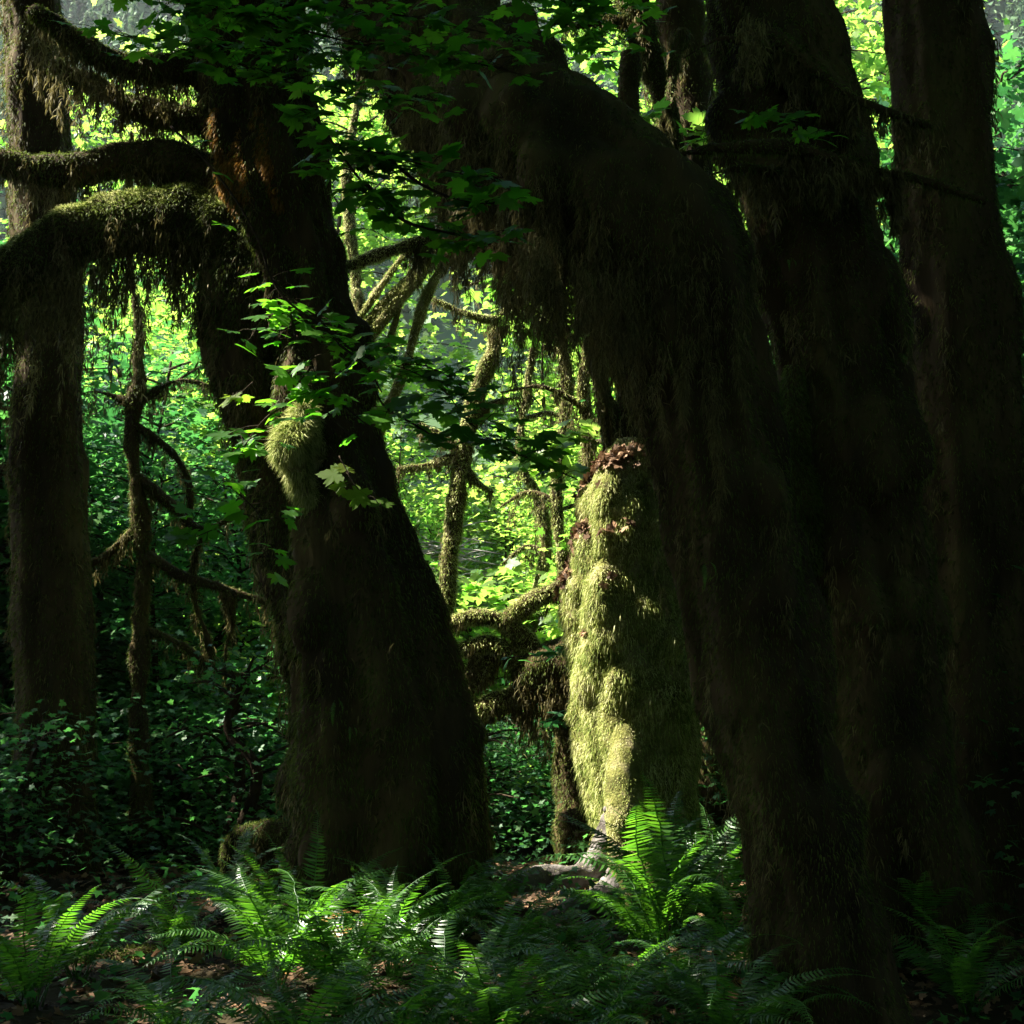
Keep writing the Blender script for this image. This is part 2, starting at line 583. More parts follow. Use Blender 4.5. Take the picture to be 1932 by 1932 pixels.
# --- left maple, leaning, with a second stem and a drooping limb
def left_maple():
    Y = 9.3
    base = P(735, 1740, Y)
    t = thing('bigleaf_maple', 'massive leaning dark mossy trunk with a lit moss tuft, ferns at its foot', 'tree', base)
    tr, st, lm, mo, hm = MB(), MB(), MB(), MB(), MB()
    rows = [(735, 1775, 225), (735, 1735, 186), (737, 1690, 167), (730, 1600, 170), (719, 1480, 171), (714, 1380, 162), (704, 1290, 147), (690, 1200, 135), (670, 1080, 120), (645, 950, 100),
            (624, 860, 89), (610, 760, 81), (594, 620, 76), (580, 520, 80), (556, 450, 86), (534, 390, 92), (505, 280, 90), (494, 220, 91), (476, 133, 98), (455, 0, 105), (420, -150, 112), (380, -320, 120), (330, -700, 110)]
    V, N = tube(ctrl(rows, Y), n=230, m=110, amp=.10, freq=2.6, ridges=6, ridge_amp=.075, seed=2.0, zstretch=.3, hump=.05, hfreq=4, cush=(26, .08, .18, .05, .75))
    add_tube(tr, V)
    main = (V, N)
    fuzz(mo, V, N, cnt(150000), (.025, .065), (.004, .009), down=1.1, patch=.55, pfreq=3, jit=.45)
    # small hanging beards all over the near face
    pos, nor = pick(V, N, 260, (N[..., 1] < .2).astype(float) + .01)
    for p in pos:
        tassel(hm, p, random.uniform(.12, .45), random.uniform(.015, .045), 46)
    rows = [(640, 1330, 70, 9.5), (615, 1240, 75, 9.5), (592, 1150, 68, 9.5), (562, 1080, 63, 9.5), (541, 1000, 62, 9.5), (513, 900, 59, 9.5), (496, 820, 62, 9.5), (480, 740, 72, 9.5), (463, 670, 76, 9.5),
            (456, 600, 78, 9.45), (470, 530, 75, 9.4), (520, 470, 60, 9.35)]
    V, N = tube(ctrl(rows, 9.5), m=64, amp=.09, freq=3, ridges=4, ridge_amp=.05, seed=5.0, zstretch=.3, hump=.03)
    add_tube(st, V)
    fuzz(mo, V, N, cnt(45000), (.025, .07), down=1.1, patch=.5)
    pos, nor = pick(V, N, 130, (N[..., 1] < .3).astype(float) + .01)
    for p in pos:
        tassel(hm, p, random.uniform(.15, .55), random.uniform(.015, .04), 50)
    # drooping limb on the left with its curtain
    V, N = fuzzy_limb(lm, mo, [(575, 545, 62, 9.4), (510, 506, 64, 9.4), (440, 466, 66, 9.45), (380, 434, 66, 9.5), (322, 420, 64, 9.5), (230, 420, 60, 9.5), (100, 470, 52, 9.5), (-40, 570, 44, 9.5), (-160, 720, 34, 9.5)], Y, m=40, dens=14000, amp=.08, seed=3, ln=(.02, .06), down=.2)
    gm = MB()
    fuzz(gm, V, N, 26000, (.02, .055), (.003, .007), down=-.1, mask=(N[..., 2] > .45).astype(float) + 1e-6)  # sunlit rim put into colour: paler moss on upward faces only
    beards(hm, V, N, 330, (.22, .85), (.02, .06), 70, .12, 1.0)
    V, N = fuzzy_limb(lm, mo, [(470, 400, 42, 9.55), (400, 345, 42, 9.6), (340, 312, 42, 9.6), (250, 300, 36, 9.6), (120, 320, 30, 9.6), (-40, 300, 22, 9.6)], Y, m=28, dens=9000, amp=.06, seed=8)
    beards(hm, V, N, 110, (.1, .35), (.02, .05), 50)
    V, N = fuzzy_limb(lm, mo, [(440, 260, 30, 9.5), (395, 232, 28, 9.5), (350, 222, 24, 9.5), (260, 200, 20, 9.5), (100, 120, 16, 9.5)], Y, m=20, dens=9000, amp=.05, seed=9)
    beards(hm, V, N, 60, (.1, .35), (.02, .05), 50)
    V, N = fuzzy_limb(lm, mo, [(430, 150, 36, 9.4), (370, 130, 30, 9.4), (300, 128, 26, 9.3), (200, 110, 22, 9.2), (60, 20, 18, 9.2)], Y, m=20, dens=9000, amp=.05, seed=10)
    beards(hm, V, N, 90, (.1, .45), (.02, .05), 50)
    tr.build('trunk', M['bark_dark'], t)
    st.build('side_stem', M['bark_dark'], t)
    lm.build('limb', M['bark_dark'], t)
    gm.build('lit_limb_moss', M['moss_gold'], t)
    mo.build('moss', M['moss_olive'], t)
    hm.build('hanging_moss', M['moss_brown'], t)
    # amber patch putting the sunlit side's glow into moss colour, and the pale tuft
    am = MB()
    V, N = main
    zz = V[..., 2] + .12 * vnoise(V * 6)
    am_mask = ((zz < P(0, 245, 9.2)[2]) & (zz > P(0, 425, 9.2)[2]) & (N[..., 0] < -.25) & (N[..., 1] < .75)).astype(float) + 1e-9
    fuzz(am, V, N, 16000, (.025, .07), (.004, .008), down=1.2, patch=.5, pfreq=6, mask=am_mask)
    am.build('amber_glow_moss', M['moss_amber_glow'], t)
    cu, cf = MB(), MB()
    V, N = tube(ctrl([(578, 775, 8, 8.95), (568, 803, 21, 8.9), (557, 835, 27, 8.86), (555, 858, 24, 8.88), (560, 884, 8, 8.95)], 9), m=40, amp=.11, freq=8, seed=4)
    add_tube(cu, V)
    fuzz(cf, V, N, 16000, (.03, .11), (.003, .007), down=.35, jit=.9, patch=.5, pfreq=10)
    for rows, k in (([(556, 842, 22, 8.9), (580, 846, 30, 9.0), (612, 850, 38, 9.18)], 5000), ([(556, 880, 20, 8.82), (572, 915, 22, 8.95), (590, 960, 14, 9.05)], 3500), ([(566, 800, 14, 8.85), (580, 762, 13, 8.95), (600, 735, 8, 9.1)], 2600)):
        V, N = tube(ctrl(rows, 9), m=24, amp=.06, freq=7, seed=k)
        add_tube(cu, V)
        fuzz(cf, V, N, k * 2, (.03, .09), (.003, .007), down=.8, jit=.8, patch=.5, pfreq=9)
    c = cu.build('moss_cushion', M['moss_bed'], t)
    f = link('moss_tuft', cf.mesh('moss_tuft', M['moss_gold']), t)


left_maple()


# --- arching maple on the right whose trunk bends over into the top of the picture
def arch_maple():
    Y = 6.7
    base = P(1570, 1905, Y)
    t = thing('bigleaf_maple', 'huge black arching maple whose trunk bends over leftward with a curtain of hanging moss', 'tree', base)
    tr, mo, hm = MB(), MB(), MB()
    rows = [(1600, 2040, 150), (1585, 1950, 122), (1560, 1830, 108), (1535, 1700, 102), (1514, 1580, 103), (1491, 1490, 107), (1470, 1400, 111), (1438, 1300, 122), (1413, 1200, 122), (1397, 1100, 123), (1370, 950, 122), (1338, 800, 120),
            (1318, 700, 122), (1295, 600, 130), (1255, 490, 142), (1190, 405, 142, 6.8), (1105, 328, 138, 6.95), (995, 245, 138, 7.3), (888, 155, 130, 7.8), (785, 45, 116, 8.3), (690, -70, 104, 8.8), (600, -190, 95, 9.3), (480, -360, 90, 9.8)]
    V, N = tube(ctrl(rows, Y), n=260, m=110, amp=.09, freq=3, ridges=6, ridge_amp=.06, seed=12.0, zstretch=.4, hump=.06, hfreq=4, cush=(40, .08, .18, .45, .8))
    add_tube(tr, V)
    fuzz(mo, V, N, cnt(150000), (.02, .05), (.003, .006), down=1.0, patch=.6, pfreq=3, jit=.45)
    cc = np.array(ctrl(rows, Y))[:, :3]
    dd = np.concatenate([[0], np.cumsum(np.linalg.norm(np.diff(cc, axis=0), axis=1))])
    dd /= dd[-1]
    beards(hm, V, N, 900, (.22, .80), (.015, .045), 120, dd[13], dd[18], under=-.05, ln=(.03, .08), wd=(.002, .005))
    beards(hm, V, N, 160, (.1, .35), (.015, .04), 90, dd[18], dd[20], under=-.05, ln=(.03, .08), wd=(.002, .005))
    # long beards against the trunk
    pos, nor = pick(V, N, 240, (N[..., 1] < .1).astype(float) + .01)
    for p in pos:
        tassel(hm, p, random.uniform(.12, .6), random.uniform(.012, .03), 90, (.03, .07), (.002, .005))
    for px, py, ln in ((1000, 440, .5), (1020, 455, .55), (1050, 470, .5), (1085, 490, .5), (1130, 520, .5), (1150, 530, .45), (1180, 560, .5), (1288, 640, .42), (1292, 650, .36), (1338, 700, .7), (1345, 760, .55), (1170, 520, .40), (1160, 530, .36), (1100, 520, .35), (1020, 470, .35), (1040, 480, .4), (1240, 640, .5)):
        q = P(px, py, 6.28)
        tassel(hm, q, ln, .035, 320, (.03, .08), (.002, .005))
    tr.build('trunk', M['bark_dark'], t)
    mo.build('moss', M['moss_olive'], t)
    hm.build('hanging_moss', M['moss_brown'], t)


arch_maple()


# --- right-hand maple
def right_maple():
    Y = 8.3
    base = P(1700, 1780, Y)
    t = thing('bigleaf_maple', 'straight dark mossy trunk rising behind the arching maple on its right', 'tree', base)
    tr, mo, hm, lm = MB(), MB(), MB(), MB()
    rows = [(1715, 1830, 175), (1700, 1740, 150), (1670, 1500, 132), (1640, 1250, 122), (1625, 1100, 120), (1600, 900, 116), (1592, 800, 108), (1560, 600, 106), (1535, 450, 110), (1520, 350, 112), (1490, 180, 115), (1455, 40, 105), (1425, -80, 95), (1390, -250, 90), (1340, -600, 85)]
    V, N = tube(ctrl(rows, Y), n=200, m=90, amp=.10, freq=2.8, ridges=6, ridge_amp=.07, seed=22.0, zstretch=.3, hump=.06, hfreq=4, cush=(40, .08, .2, .1, .9))
    add_tube(tr, V)
    fuzz(mo, V, N, cnt(90000), (.02, .06), (.004, .007), down=1.0, patch=.55, pfreq=3)
    pos, nor = pick(V, N, 230, (N[..., 1] < .3).astype(float) + .01)
    for p in pos:
        tassel(hm, p, random.uniform(.12, .6), random.uniform(.015, .04), 55)
    # a cushion bulging out of its left side
    V, N = tube(ctrl([(1500, 690, 10), (1498, 760, 26), (1500, 850, 34), (1512, 950, 30), (1530, 1080, 12)], 8.0), m=24, amp=.06, seed=3, hump=.04)
    add_tube(lm, V)
    fuzz(mo, V, N, 12000, (.02, .06), down=.8)
    # bough crossing in front
    V, N = fuzzy_limb(lm, mo, [(1270, 294, 5, 7.5), (1330, 282, 9, 7.5), (1400, 278, 12, 7.5), (1460, 278, 15, 7.55), (1520, 286, 15, 7.6), (1570, 300, 12, 7.6), (1640, 320, 10, 7.7), (1740, 340, 8, 7.8), (1860, 380, 6, 7.8)], 7.5, m=14, dens=7000, amp=.02, seed=3)
    beards(hm, V, N, 70, (.05, .32), (.015, .04), 70, .35, .75)
    V, N = fuzzy_limb(lm, mo, [(1480, 330, 12, 7.8), (1400, 318, 9, 7.7), (1340, 330, 5, 7.7)], 7.7, m=12, dens=6000, amp=.02, seed=4)
    beards(hm, V, N, 24, (.05, .3), (.015, .03), 50)
    V, N = fuzzy_limb(lm, mo, [(1450, 60, 18, 8.0), (1500, 100, 14, 7.8), (1550, 140, 10, 7.7), (1620, 190, 8, 7.6), (1760, 240, 6, 7.6)], 7.8, m=12, dens=6000, amp=.02, seed=5)
    beards(hm, V, N, 60, (.08, .35), (.015, .04), 60)
    V, N = fuzzy_limb(lm, mo, [(1430, 95, 14, 8.0), (1370, 72, 6, 7.9), (1330, 86, 4, 7.9), (1290, 110, 3, 7.9)], 7.9, m=10, dens=3000, amp=.01, seed=6)
    for px, py, ln in ((1575, 330, .24), (1566, 326, .2), (1580, 330, .2), (1400, 40, .35), (1420, 40, .4), (1440, 50, .35)):
        tassel(hm, P(px, py, 7.55), ln, .035, 200)
    tr.build('trunk', M['bark_dark'], t)
    lm.build('limb', M['bark_dark'], t)
    mo.build('moss', M['moss_olive'], t)
    hm.build('hanging_moss', M['moss_brown'], t)


right_maple()


# --- sunlit maple in the middle, thick with cushions of moss
def lit_maple():
    Y = 10.5
    base = P(1225, 1670, Y)
    t = thing('bigleaf_maple', 'sunlit trunk of knobbly golden-green moss with a shoulder of dead leaves and grey spreading root', 'tree', base)
    tr, mo, rt, lm, dk, hm, li = MB(), MB(), MB(), MB(), MB(), MB(), MB()
    rows = [(1228, 1720, 108), (1224, 1670, 98), (1222, 1620, 90), (1223, 1570, 87), (1216, 1500, 95), (1208, 1400, 110), (1199, 1300, 104), (1189, 1200, 96), (1181, 1130, 93), (1184, 1075, 86), (1178, 1000, 80), (1182, 950, 70), (1190, 905, 54), (1196, 868, 36), (1200, 830, 18)]
    V, N = tube(ctrl(rows, Y), n=230, m=120, amp=.08, freq=3.2, ridges=5, ridge_amp=.06, seed=31.0, zstretch=.5, hump=.04, hfreq=2.7, cush=(120, .06, .16, .42, 1.0))
    add_tube(tr, V)
    fuzz(mo, V, N, cnt(150000), (.012, .045), (.003, .007), down=.7, patch=.42, pfreq=6, jit=.7)
    fuzz(mo, V, N, cnt(26000), (.05, .10), (.003, .006), down=1.6, patch=.6, pfreq=4, jit=.5)
    GR['lit'] = (V, N)
    # buttress that runs down to the ferns
    V, N = tube(ctrl([(1172, 1370, 14, 10.2), (1176, 1420, 27, 10.08), (1176, 1500, 33, 10.0), (1183, 1580, 37, 9.95), (1196, 1640, 46, 9.9), (1215, 1690, 56, 9.85), (1225, 1720, 60, 9.8)], 10), m=40, amp=.05, freq=4, seed=3, zstretch=.5, hump=.02)
    add_tube(tr, V)
    fuzz(mo, V, N, cnt(26000), (.008, .025), (.003, .006), down=.5, patch=.45, pfreq=4)
    V, N = tube(ctrl([(1270, 1380, 20, 10.5), (1280, 1480, 34, 10.35), (1282, 1600, 42, 10.25), (1296, 1700, 55, 10.15)], 10), m=36, amp=.06, freq=4, seed=5, zstretch=.5, hump=.03)
    add_tube(tr, V)
    fuzz(mo, V, N, cnt(20000), (.015, .04), down=.8, patch=.4)
    # knot
    V, N = tube(ctrl([(1150, 1530, 10, 10.15), (1146, 1527, 9, 9.98), (1144, 1526, 5, 9.93)], 10), m=14, amp=.01, seed=5)
    add_tube(rt, V)
    # spreading root
    V, N = tube(ctrl([(1165, 1530, 16, 10.2), (1152, 1580, 26, 10.1), (1135, 1620, 26, 10.05), (1100, 1650, 17, 9.95), (1060, 1655, 18, 9.85), (1015, 1655, 22, 9.8), (970, 1668, 20, 9.7), (935, 1695, 18, 9.6), (905, 1725, 14, 9.5)], 10), m=28, amp=.07, freq=5, seed=8)
    add_tube(rt, V)
    fuzz(mo, V, N, 2200, (.008, .02), down=.3, patch=.8, mask=(N[..., 2] > .3).astype(float) + 1e-6)
    V, N = tube(ctrl([(1180, 1640, 30, 10), (1140, 1690, 30, 9.8), (1090, 1710, 20, 9.6), (1040, 1735, 16, 9.5)], 10), m=24, amp=.06, freq=5, seed=9)
    add_tube(rt, V)
    # dark stems that go on above the shoulder
    for rows, w in (([(1170, 900, 30, 10.8), (1157, 840, 22, 10.8), (1146, 770, 17, 10.8), (1130, 700, 16, 10.8), (1115, 620, 15, 10.8), (1098, 530, 14, 10.8), (1080, 400, 13, 10.8), (1060, 200, 12, 10.8)], 1),
                    ([(1190, 900, 34, 10.9), (1190, 830, 27, 10.9), (1186, 740, 24, 10.9), (1176, 640, 24, 10.9), (1170, 540, 22, 10.9), (1180, 350, 20, 10.9), (1190, 100, 18, 10.9)], 2),
                    ([(1165, 880, 14, 10.7), (1150, 800, 9, 10.6), (1137, 735, 9, 10.6), (1128, 660, 8, 10.5), (1133, 590, 8, 10.5)], 3)):
        V, N = fuzzy_limb(lm, dk, rows, 10.8, m=16, dens=7000, amp=.03, seed=w, ln=(.015, .04), down=.8)
        beards(hm, V, N, 50, (.1, .4), (.012, .03), 50, under=.4)
    # dead leaves caught on the shoulder
    V, N = GR['lit']
    pos, nor = pick(V, N, 9000, np.clip(N[..., 2], 0, 1) ** 1.5 + 1e-6)
    pyy = pos[:, 2]
    zlo, zhi = P(1180, 1020, Y)[2], P(1180, 830, Y)[2]
    k = (pyy > zlo) & (pyy < zhi) & (vnoise(pos * 5) > -.05)
    k2 = (pyy > P(0, 1200, Y)[2]) & (pyy <= zlo) & (vnoise(pos * 4 + 9) > .35)
    pos, nor = pos[k | k2][:1500], nor[k | k2][:1500]
    leaves(li, pos + nor * .03, unit(nor + .6 * rng.normal(size=pos.shape)), rand_dir(len(pos), 0, 1), rng.uniform(.02, .08, len(pos)), 'mid')
    tr.build('trunk', M['moss_bed'], t)
    lm.build('stem', M['bark_dark'], t)
    rt.build('root', M['bark_grey'], t)
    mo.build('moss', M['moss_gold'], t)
    dk.build('stem_moss', M['moss_olive'], t)
    hm.build('hanging_moss', M['moss_brown'], t)
    li.build('dead_leaves', M['litter'], t)


GR = {}
lit_maple()


# --- forked maple far up between the arch and the right trunk
def forked_maple():
    Y = 12.5
    base = P(1345, 1600, Y)
    t = thing('bigleaf_maple', 'forked dark maple with shaggy moss, seen above the arching trunk', 'tree', base)
    tr, mo, hm = MB(), MB(), MB()
    V, N = tube(ctrl([(1345, 1610, 60), (1340, 1200, 50), (1325, 800, 45), (1312, 500, 44), (1308, 340, 44), (1308, 240, 48), (1302, 150, 48), (1290, 70, 44), (1278, -40, 42), (1260, -300, 38)], Y), m=40, amp=.08, freq=3, seed=41, zstretch=.4, hump=.04)
    add_tube(tr, V)
    fuzz(mo, V, N, cnt(26000), (.02, .06), down=.9, patch=.5)
    beards(hm, V, N, 60, (.1, .45), (.02, .05), 60, .5, 1, under=.5)
    V, N = fuzzy_limb(tr, mo, [(1302, 380, 26, 12.3), (1275, 290, 20, 12.1), (1258, 220, 20, 12), (1238, 150, 22, 12), (1216, 80, 24, 12), (1196, 0, 27, 12), (1175, -100, 28, 12), (1140, -300, 26, 12)], Y, m=20, dens=9000, amp=.05, seed=5, down=.8)
    beards(hm, V, N, 90, (.1, .5), (.02, .05), 60, under=.4)
    V, N = fuzzy_limb(tr, mo, [(1205, 48, 16, 12), (1170, 38, 12, 12), (1130, 38, 11, 12), (1095, 48, 7, 12), (1060, 46, 4, 12)], Y, m=12, dens=12000, amp=.02, seed=6, down=-.2)
    beards(hm, V, N, 26, (.05, .25), (.02, .04), 40)
    V, N = fuzzy_limb(tr, mo, [(1290, 60, 14, 12), (1270, 130, 9, 11.9), (1264, 190, 8, 11.8), (1268, 240, 5, 11.8)], Y, m=12, dens=9000, amp=.03, seed=7, down=1)
    beards(hm, V, N, 30, (.1, .3), (.02, .04), 50, under=.5)
    tr.build('trunk', M['bark_dark'], t)
    mo.build('moss', M['moss_olive'], t)
    hm.build('hanging_moss', M['moss_brown'], t)


forked_maple()


# --- slender mossy stems in the sunlit gap
def clump_maple():
    Y = 13.5
    t = thing('maple_clump', 'clump of slender lit mossy stems fanning up to the right from behind the leaning trunk', 'tree', P(600, 1580, Y))
    sm, mo, hm = MB(), MB(), MB()
    S = [[(590, 1600, 22), (600, 1200, 20), (610, 900, 17), (640, 740, 15), (690, 645, 13), (730, 592, 12), (772, 540, 11), (820, 488, 9), (880, 440, 6)],
         [(570, 1600, 20), (590, 1100, 18), (620, 800, 14), (665, 650, 11), (708, 592, 10), (752, 545, 9), (800, 500, 8), (840, 470, 5)],
         [(610, 1600, 20), (640, 1100, 18), (700, 850, 13), (755, 720, 10), (780, 640, 10), (800, 570, 10), (826, 515, 8), (850, 470, 5)],
         [(560, 1600, 18), (580, 1000, 14), (640, 680, 9), (700, 570, 8), (742, 508, 7), (770, 470, 4)],
         [(620, 1600, 18), (650, 1000, 13), (690, 750, 9), (724, 670, 8), (748, 600, 7), (762, 540, 4)]]
    for i, s_ in enumerate(S):
        part = MB()
        V, N = fuzzy_limb(part, mo, s_, Y, m=14, dens=9000, amp=.03, seed=50 + i, ln=(.015, .045), down=.3)
        part.build('stem', M['moss_bed'], t)
    V, N = fuzzy_limb(sm, mo, [(640, 510, 8, 12), (700, 486, 13, 12), (760, 466, 13, 12), (830, 445, 12, 12), (900, 438, 10, 12), (980, 415, 8, 12), (1060, 380, 6, 12)], Y, m=14, dens=9000, amp=.03, seed=57, down=.2)
    beards(hm, V, N, 90, (.08, .45), (.015, .04), 70, .3, 1)
    sm.build('bough', M['bark_dark'], t)
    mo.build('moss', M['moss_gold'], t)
    hm.build('hanging_moss', M['moss_brown'], t)


clump_maple()


def lean_maple():
    Y = 14.5
    t = thing('leaning_maple', 'thin mossy stem leaning right through the sunlit gap with twiggy drooping branches', 'tree', P(800, 1560, Y))
    tr, mo, hm = MB(), MB(), MB()
    V, N = fuzzy_limb(tr, mo, [(800, 1570, 20), (830, 1250, 17), (855, 1000, 16), (868, 890, 16), (884, 810, 16), (903, 735, 15), (924, 680, 14), (946, 612, 12), (976, 570, 10), (1020, 540, 8), (1080, 500, 6)], Y, m=16, dens=9000, amp=.05, seed=61, down=.5)
    beards(hm, V, N, 70, (.08, .3), (.015, .04), 40, .4, 1, under=.3)
    for i, s_ in enumerate([[(872, 860, 10), (840, 868, 8), (800, 880, 6), (750, 885, 4)], [(872, 850, 8), (830, 820, 6), (790, 800, 4)], [(890, 790, 8), (930, 760, 5), (980, 750, 3)], [(950, 608, 9, 14.2), (900, 598, 7, 14), (850, 580, 5, 14), (810, 560, 3, 14)], [(870, 870, 9), (900, 910, 6), (930, 930, 4)]]):
        V, N = fuzzy_limb(tr, mo, s_, Y, m=10, dens=9000, amp=.02, seed=63 + i, down=.4)
        beards(hm, V, N, 22, (.08, .3), (.012, .03), 40, under=.3)
    tr.build('trunk', M['bark_dark'], t)
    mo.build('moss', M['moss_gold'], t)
    hm.build('hanging_moss', M['moss_brown'], t)


lean_maple()


def sapling(label, rows, Y, w, twigs=5, tassels=60):
    t = thing('mossy_sapling', label, 'tree', P(rows[0][0], rows[0][1], Y), 'thin mossy stems in the clearing')
    tr, mo, hm = MB(), MB(), MB()
    V, N = fuzzy_limb(tr, mo, rows, Y, m=12, dens=7000, amp=.04, seed=w, down=.6)
    beards(hm, V, N, tassels, (.1, .5), (.015, .04), 40, .35, 1, under=.3)
    n = V.shape[0]
    for q in range(twigs):
        i = int(n * random.uniform(.4, .95))
        p = V[i].mean(0)
        a = random.uniform(0, 6.28)
        l = random.uniform(.5, 1.1)
        d = np.array([math.cos(a), math.sin(a) * .6, random.uniform(-.1, .3)])
        c = [[*p, .03], [*(p + d * l * .5 + (0, 0, .08)), .025], [*(p + d * l + (0, 0, -.1)), .012]]
        V2, N2 = tube(c, m=8, amp=.02, freq=5, seed=q)
        add_tube(tr, V2)
        fuzz(mo, V2, N2, 500, (.02, .05), down=.6)
        beards(hm, V2, N2, 14, (.1, .45), (.012, .03), 36, under=.4)
    tr.build('trunk', M['bark_dark'], t)
    mo.build('moss', M['moss_gold'], t)
    hm.build('hanging_moss', M['moss_brown'], t)


sapling('crooked mossy sapling just left of the sunlit trunk, hung with brown moss', [(1055, 1560, 12), (1075, 1200, 10), (1050, 950, 10), (1060, 820, 10), (1070, 750, 10), (1066, 680, 9), (1050, 600, 7), (1060, 500, 4)], 15.5, 71)
sapling('thin mossy sapling in the middle of the bright gap, its low boughs shaggy', [(1010, 1540, 12), (1000, 1200, 10), (1030, 1040, 9), (1015, 940, 9), (980, 860, 8), (1000, 700, 7), (1010, 640, 5), (1040, 560, 3)], 17, 73)
sapling('slim dark mossy stem beside the drooping moss of the arching maple', [(1130, 1560, 12), (1110, 1200, 10), (1105, 900, 9), (1110, 800, 9), (1102, 720, 9), (1110, 640, 8), (1100, 540, 6)], 13.5, 75)
sapling('mossy sapling rising beyond the leaning trunk near the top of the bright gap', [(700, 1540, 14), (690, 1100, 12), (680, 700, 10), (672, 520, 10), (660, 420, 10), (655, 330, 10), (668, 230, 7), (690, 120, 5)], 17, 77)


# --- low mossy wreck of a tree between the two great trunks
def low_wreck():
    Y = 12.0
    t = thing('fallen_maple', 'low wrecked mossy maple with crooked arching boughs and a dark moss curtain', 'fallen tree', P(1060, 1620, Y))
    tr, mo, hm, lm, gm = MB(), MB(), MB(), MB(), MB()
    V, N = fuzzy_limb(tr, mo, [(1150, 1250, 66), (1090, 1255, 60), (1030, 1268, 52), (985, 1275, 34), (965, 1280, 12)], Y, m=32, dens=9000, amp=.08, seed=81, down=.6)
    beards(hm, V, N, 170, (.25, .62), (.03, .06), 80)
    V, N = fuzzy_limb(tr, mo, [(1085, 1240, 44), (1090, 1400, 42), (1095, 1560, 48), (1100, 1640, 56)], Y + .2, m=24, dens=6000, amp=.08, seed=82)
    for i, s_ in enumerate([[(1010, 1235, 16), (985, 1200, 13), (935, 1168, 12), (882, 1166, 11), (845, 1183, 8), (828, 1193, 4)],
                            [(940, 1180, 10), (975, 1155, 12), (1010, 1130, 13), (1060, 1108, 12), (1100, 1095, 14)],
                            [(1000, 1262, 16), (960, 1235, 15), (925, 1218, 14), (885, 1222, 12), (855, 1230, 8), (838, 1236, 4)],
                            [(980, 1318, 15), (940, 1324, 15), (905, 1342, 14), (880, 1372, 10), (862, 1400, 6)],
                            [(905, 1225, 7), (890, 1255, 7), (870, 1280, 6), (850, 1290, 3)],
                            [(930, 1222, 6), (920, 1260, 7), (900, 1290, 6), (880, 1330, 4)]]):
        V, N = fuzzy_limb(lm, gm, [(a_, b_, w_ * 1.35) for a_, b_, w_ in s_], Y, m=14, dens=10000, amp=.03, seed=83 + i, down=.2)
        beards(hm, V, N, 20, (.04, .16), (.01, .025), 40)
    tr.build('trunk', M['bark_dark'], t)
    lm.build('limb', M['bark_dark'], t)
    mo.build('moss', M['moss_olive'], t)
    gm.build('lit_limb_moss', M['moss_gold'], t)  # lighter moss than the trunk's, standing in for light on these limbs
    hm.build('hanging_moss', M['moss_brown'], t)


low_wreck()


def mossy_stump():
    Y = 10.2
    t = thing('mossy_stump', 'low moss-draped broken bough humped beside the foot of the leaning trunk', 'stump', P(510, 1710, Y))
    tr, mo, hm = MB(), MB(), MB()
    V, N = fuzzy_limb(tr, mo, [(640, 1600, 34), (570, 1584, 28), (500, 1580, 24), (455, 1582, 20), (434, 1600, 10), (428, 1640, 7), (434, 1690, 5)], Y, m=24, dens=12000, amp=.06, seed=91, down=.2)
    beards(hm, V, N, 150, (.3, .62), (.03, .06), 80, 0, .62)
    V, N = fuzzy_limb(tr, mo, [(420, 1730, 8), (455, 1690, 9), (500, 1662, 10), (545, 1650, 12)], Y - .3, m=12, dens=9000, amp=.03, seed=92)
    beards(hm, V, N, 40, (.05, .3), (.015, .04), 50)
    V, N = fuzzy_limb(tr, mo, [(540, 1740, 50), (545, 1660, 44), (550, 1600, 36)], Y + .1, m=24, dens=8000, amp=.09, seed=93)
    tr.build('trunk', M['bark_dark'], t)
    mo.build('moss', M['moss_olive'], t)
    hm.build('hanging_moss', M['moss_brown'], t)


mossy_stump()


def second_stump():
    Y = 11.2
    t = thing('mossy_stump', 'small mossy stub standing just left of the sunlit trunk, above its grey root', 'stump', P(1090, 1650, Y))
    tr, mo, hm = MB(), MB(), MB()
    V, N = fuzzy_limb(tr, mo, [(1095, 1665, 36), (1092, 1620, 32), (1085, 1570, 28), (1075, 1545, 20), (1070, 1530, 8)], Y, m=24, dens=8000, amp=.07, seed=95)
    beards(hm, V, N, 40, (.1, .35), (.02, .04), 50, under=.5)
    V, N = fuzzy_limb(tr, mo, [(1085, 1580, 10), (1120, 1576, 9), (1150, 1590, 5)], Y - .3, m=12, dens=8000, amp=.03, seed=96)
    beards(hm, V, N, 16, (.1, .25), (.02, .03), 40)
    tr.build('trunk', M['bark_dark'], t)
    mo.build('moss', M['moss_olive'], t)
    hm.build('hanging_moss', M['moss_brown'], t)


second_stump()


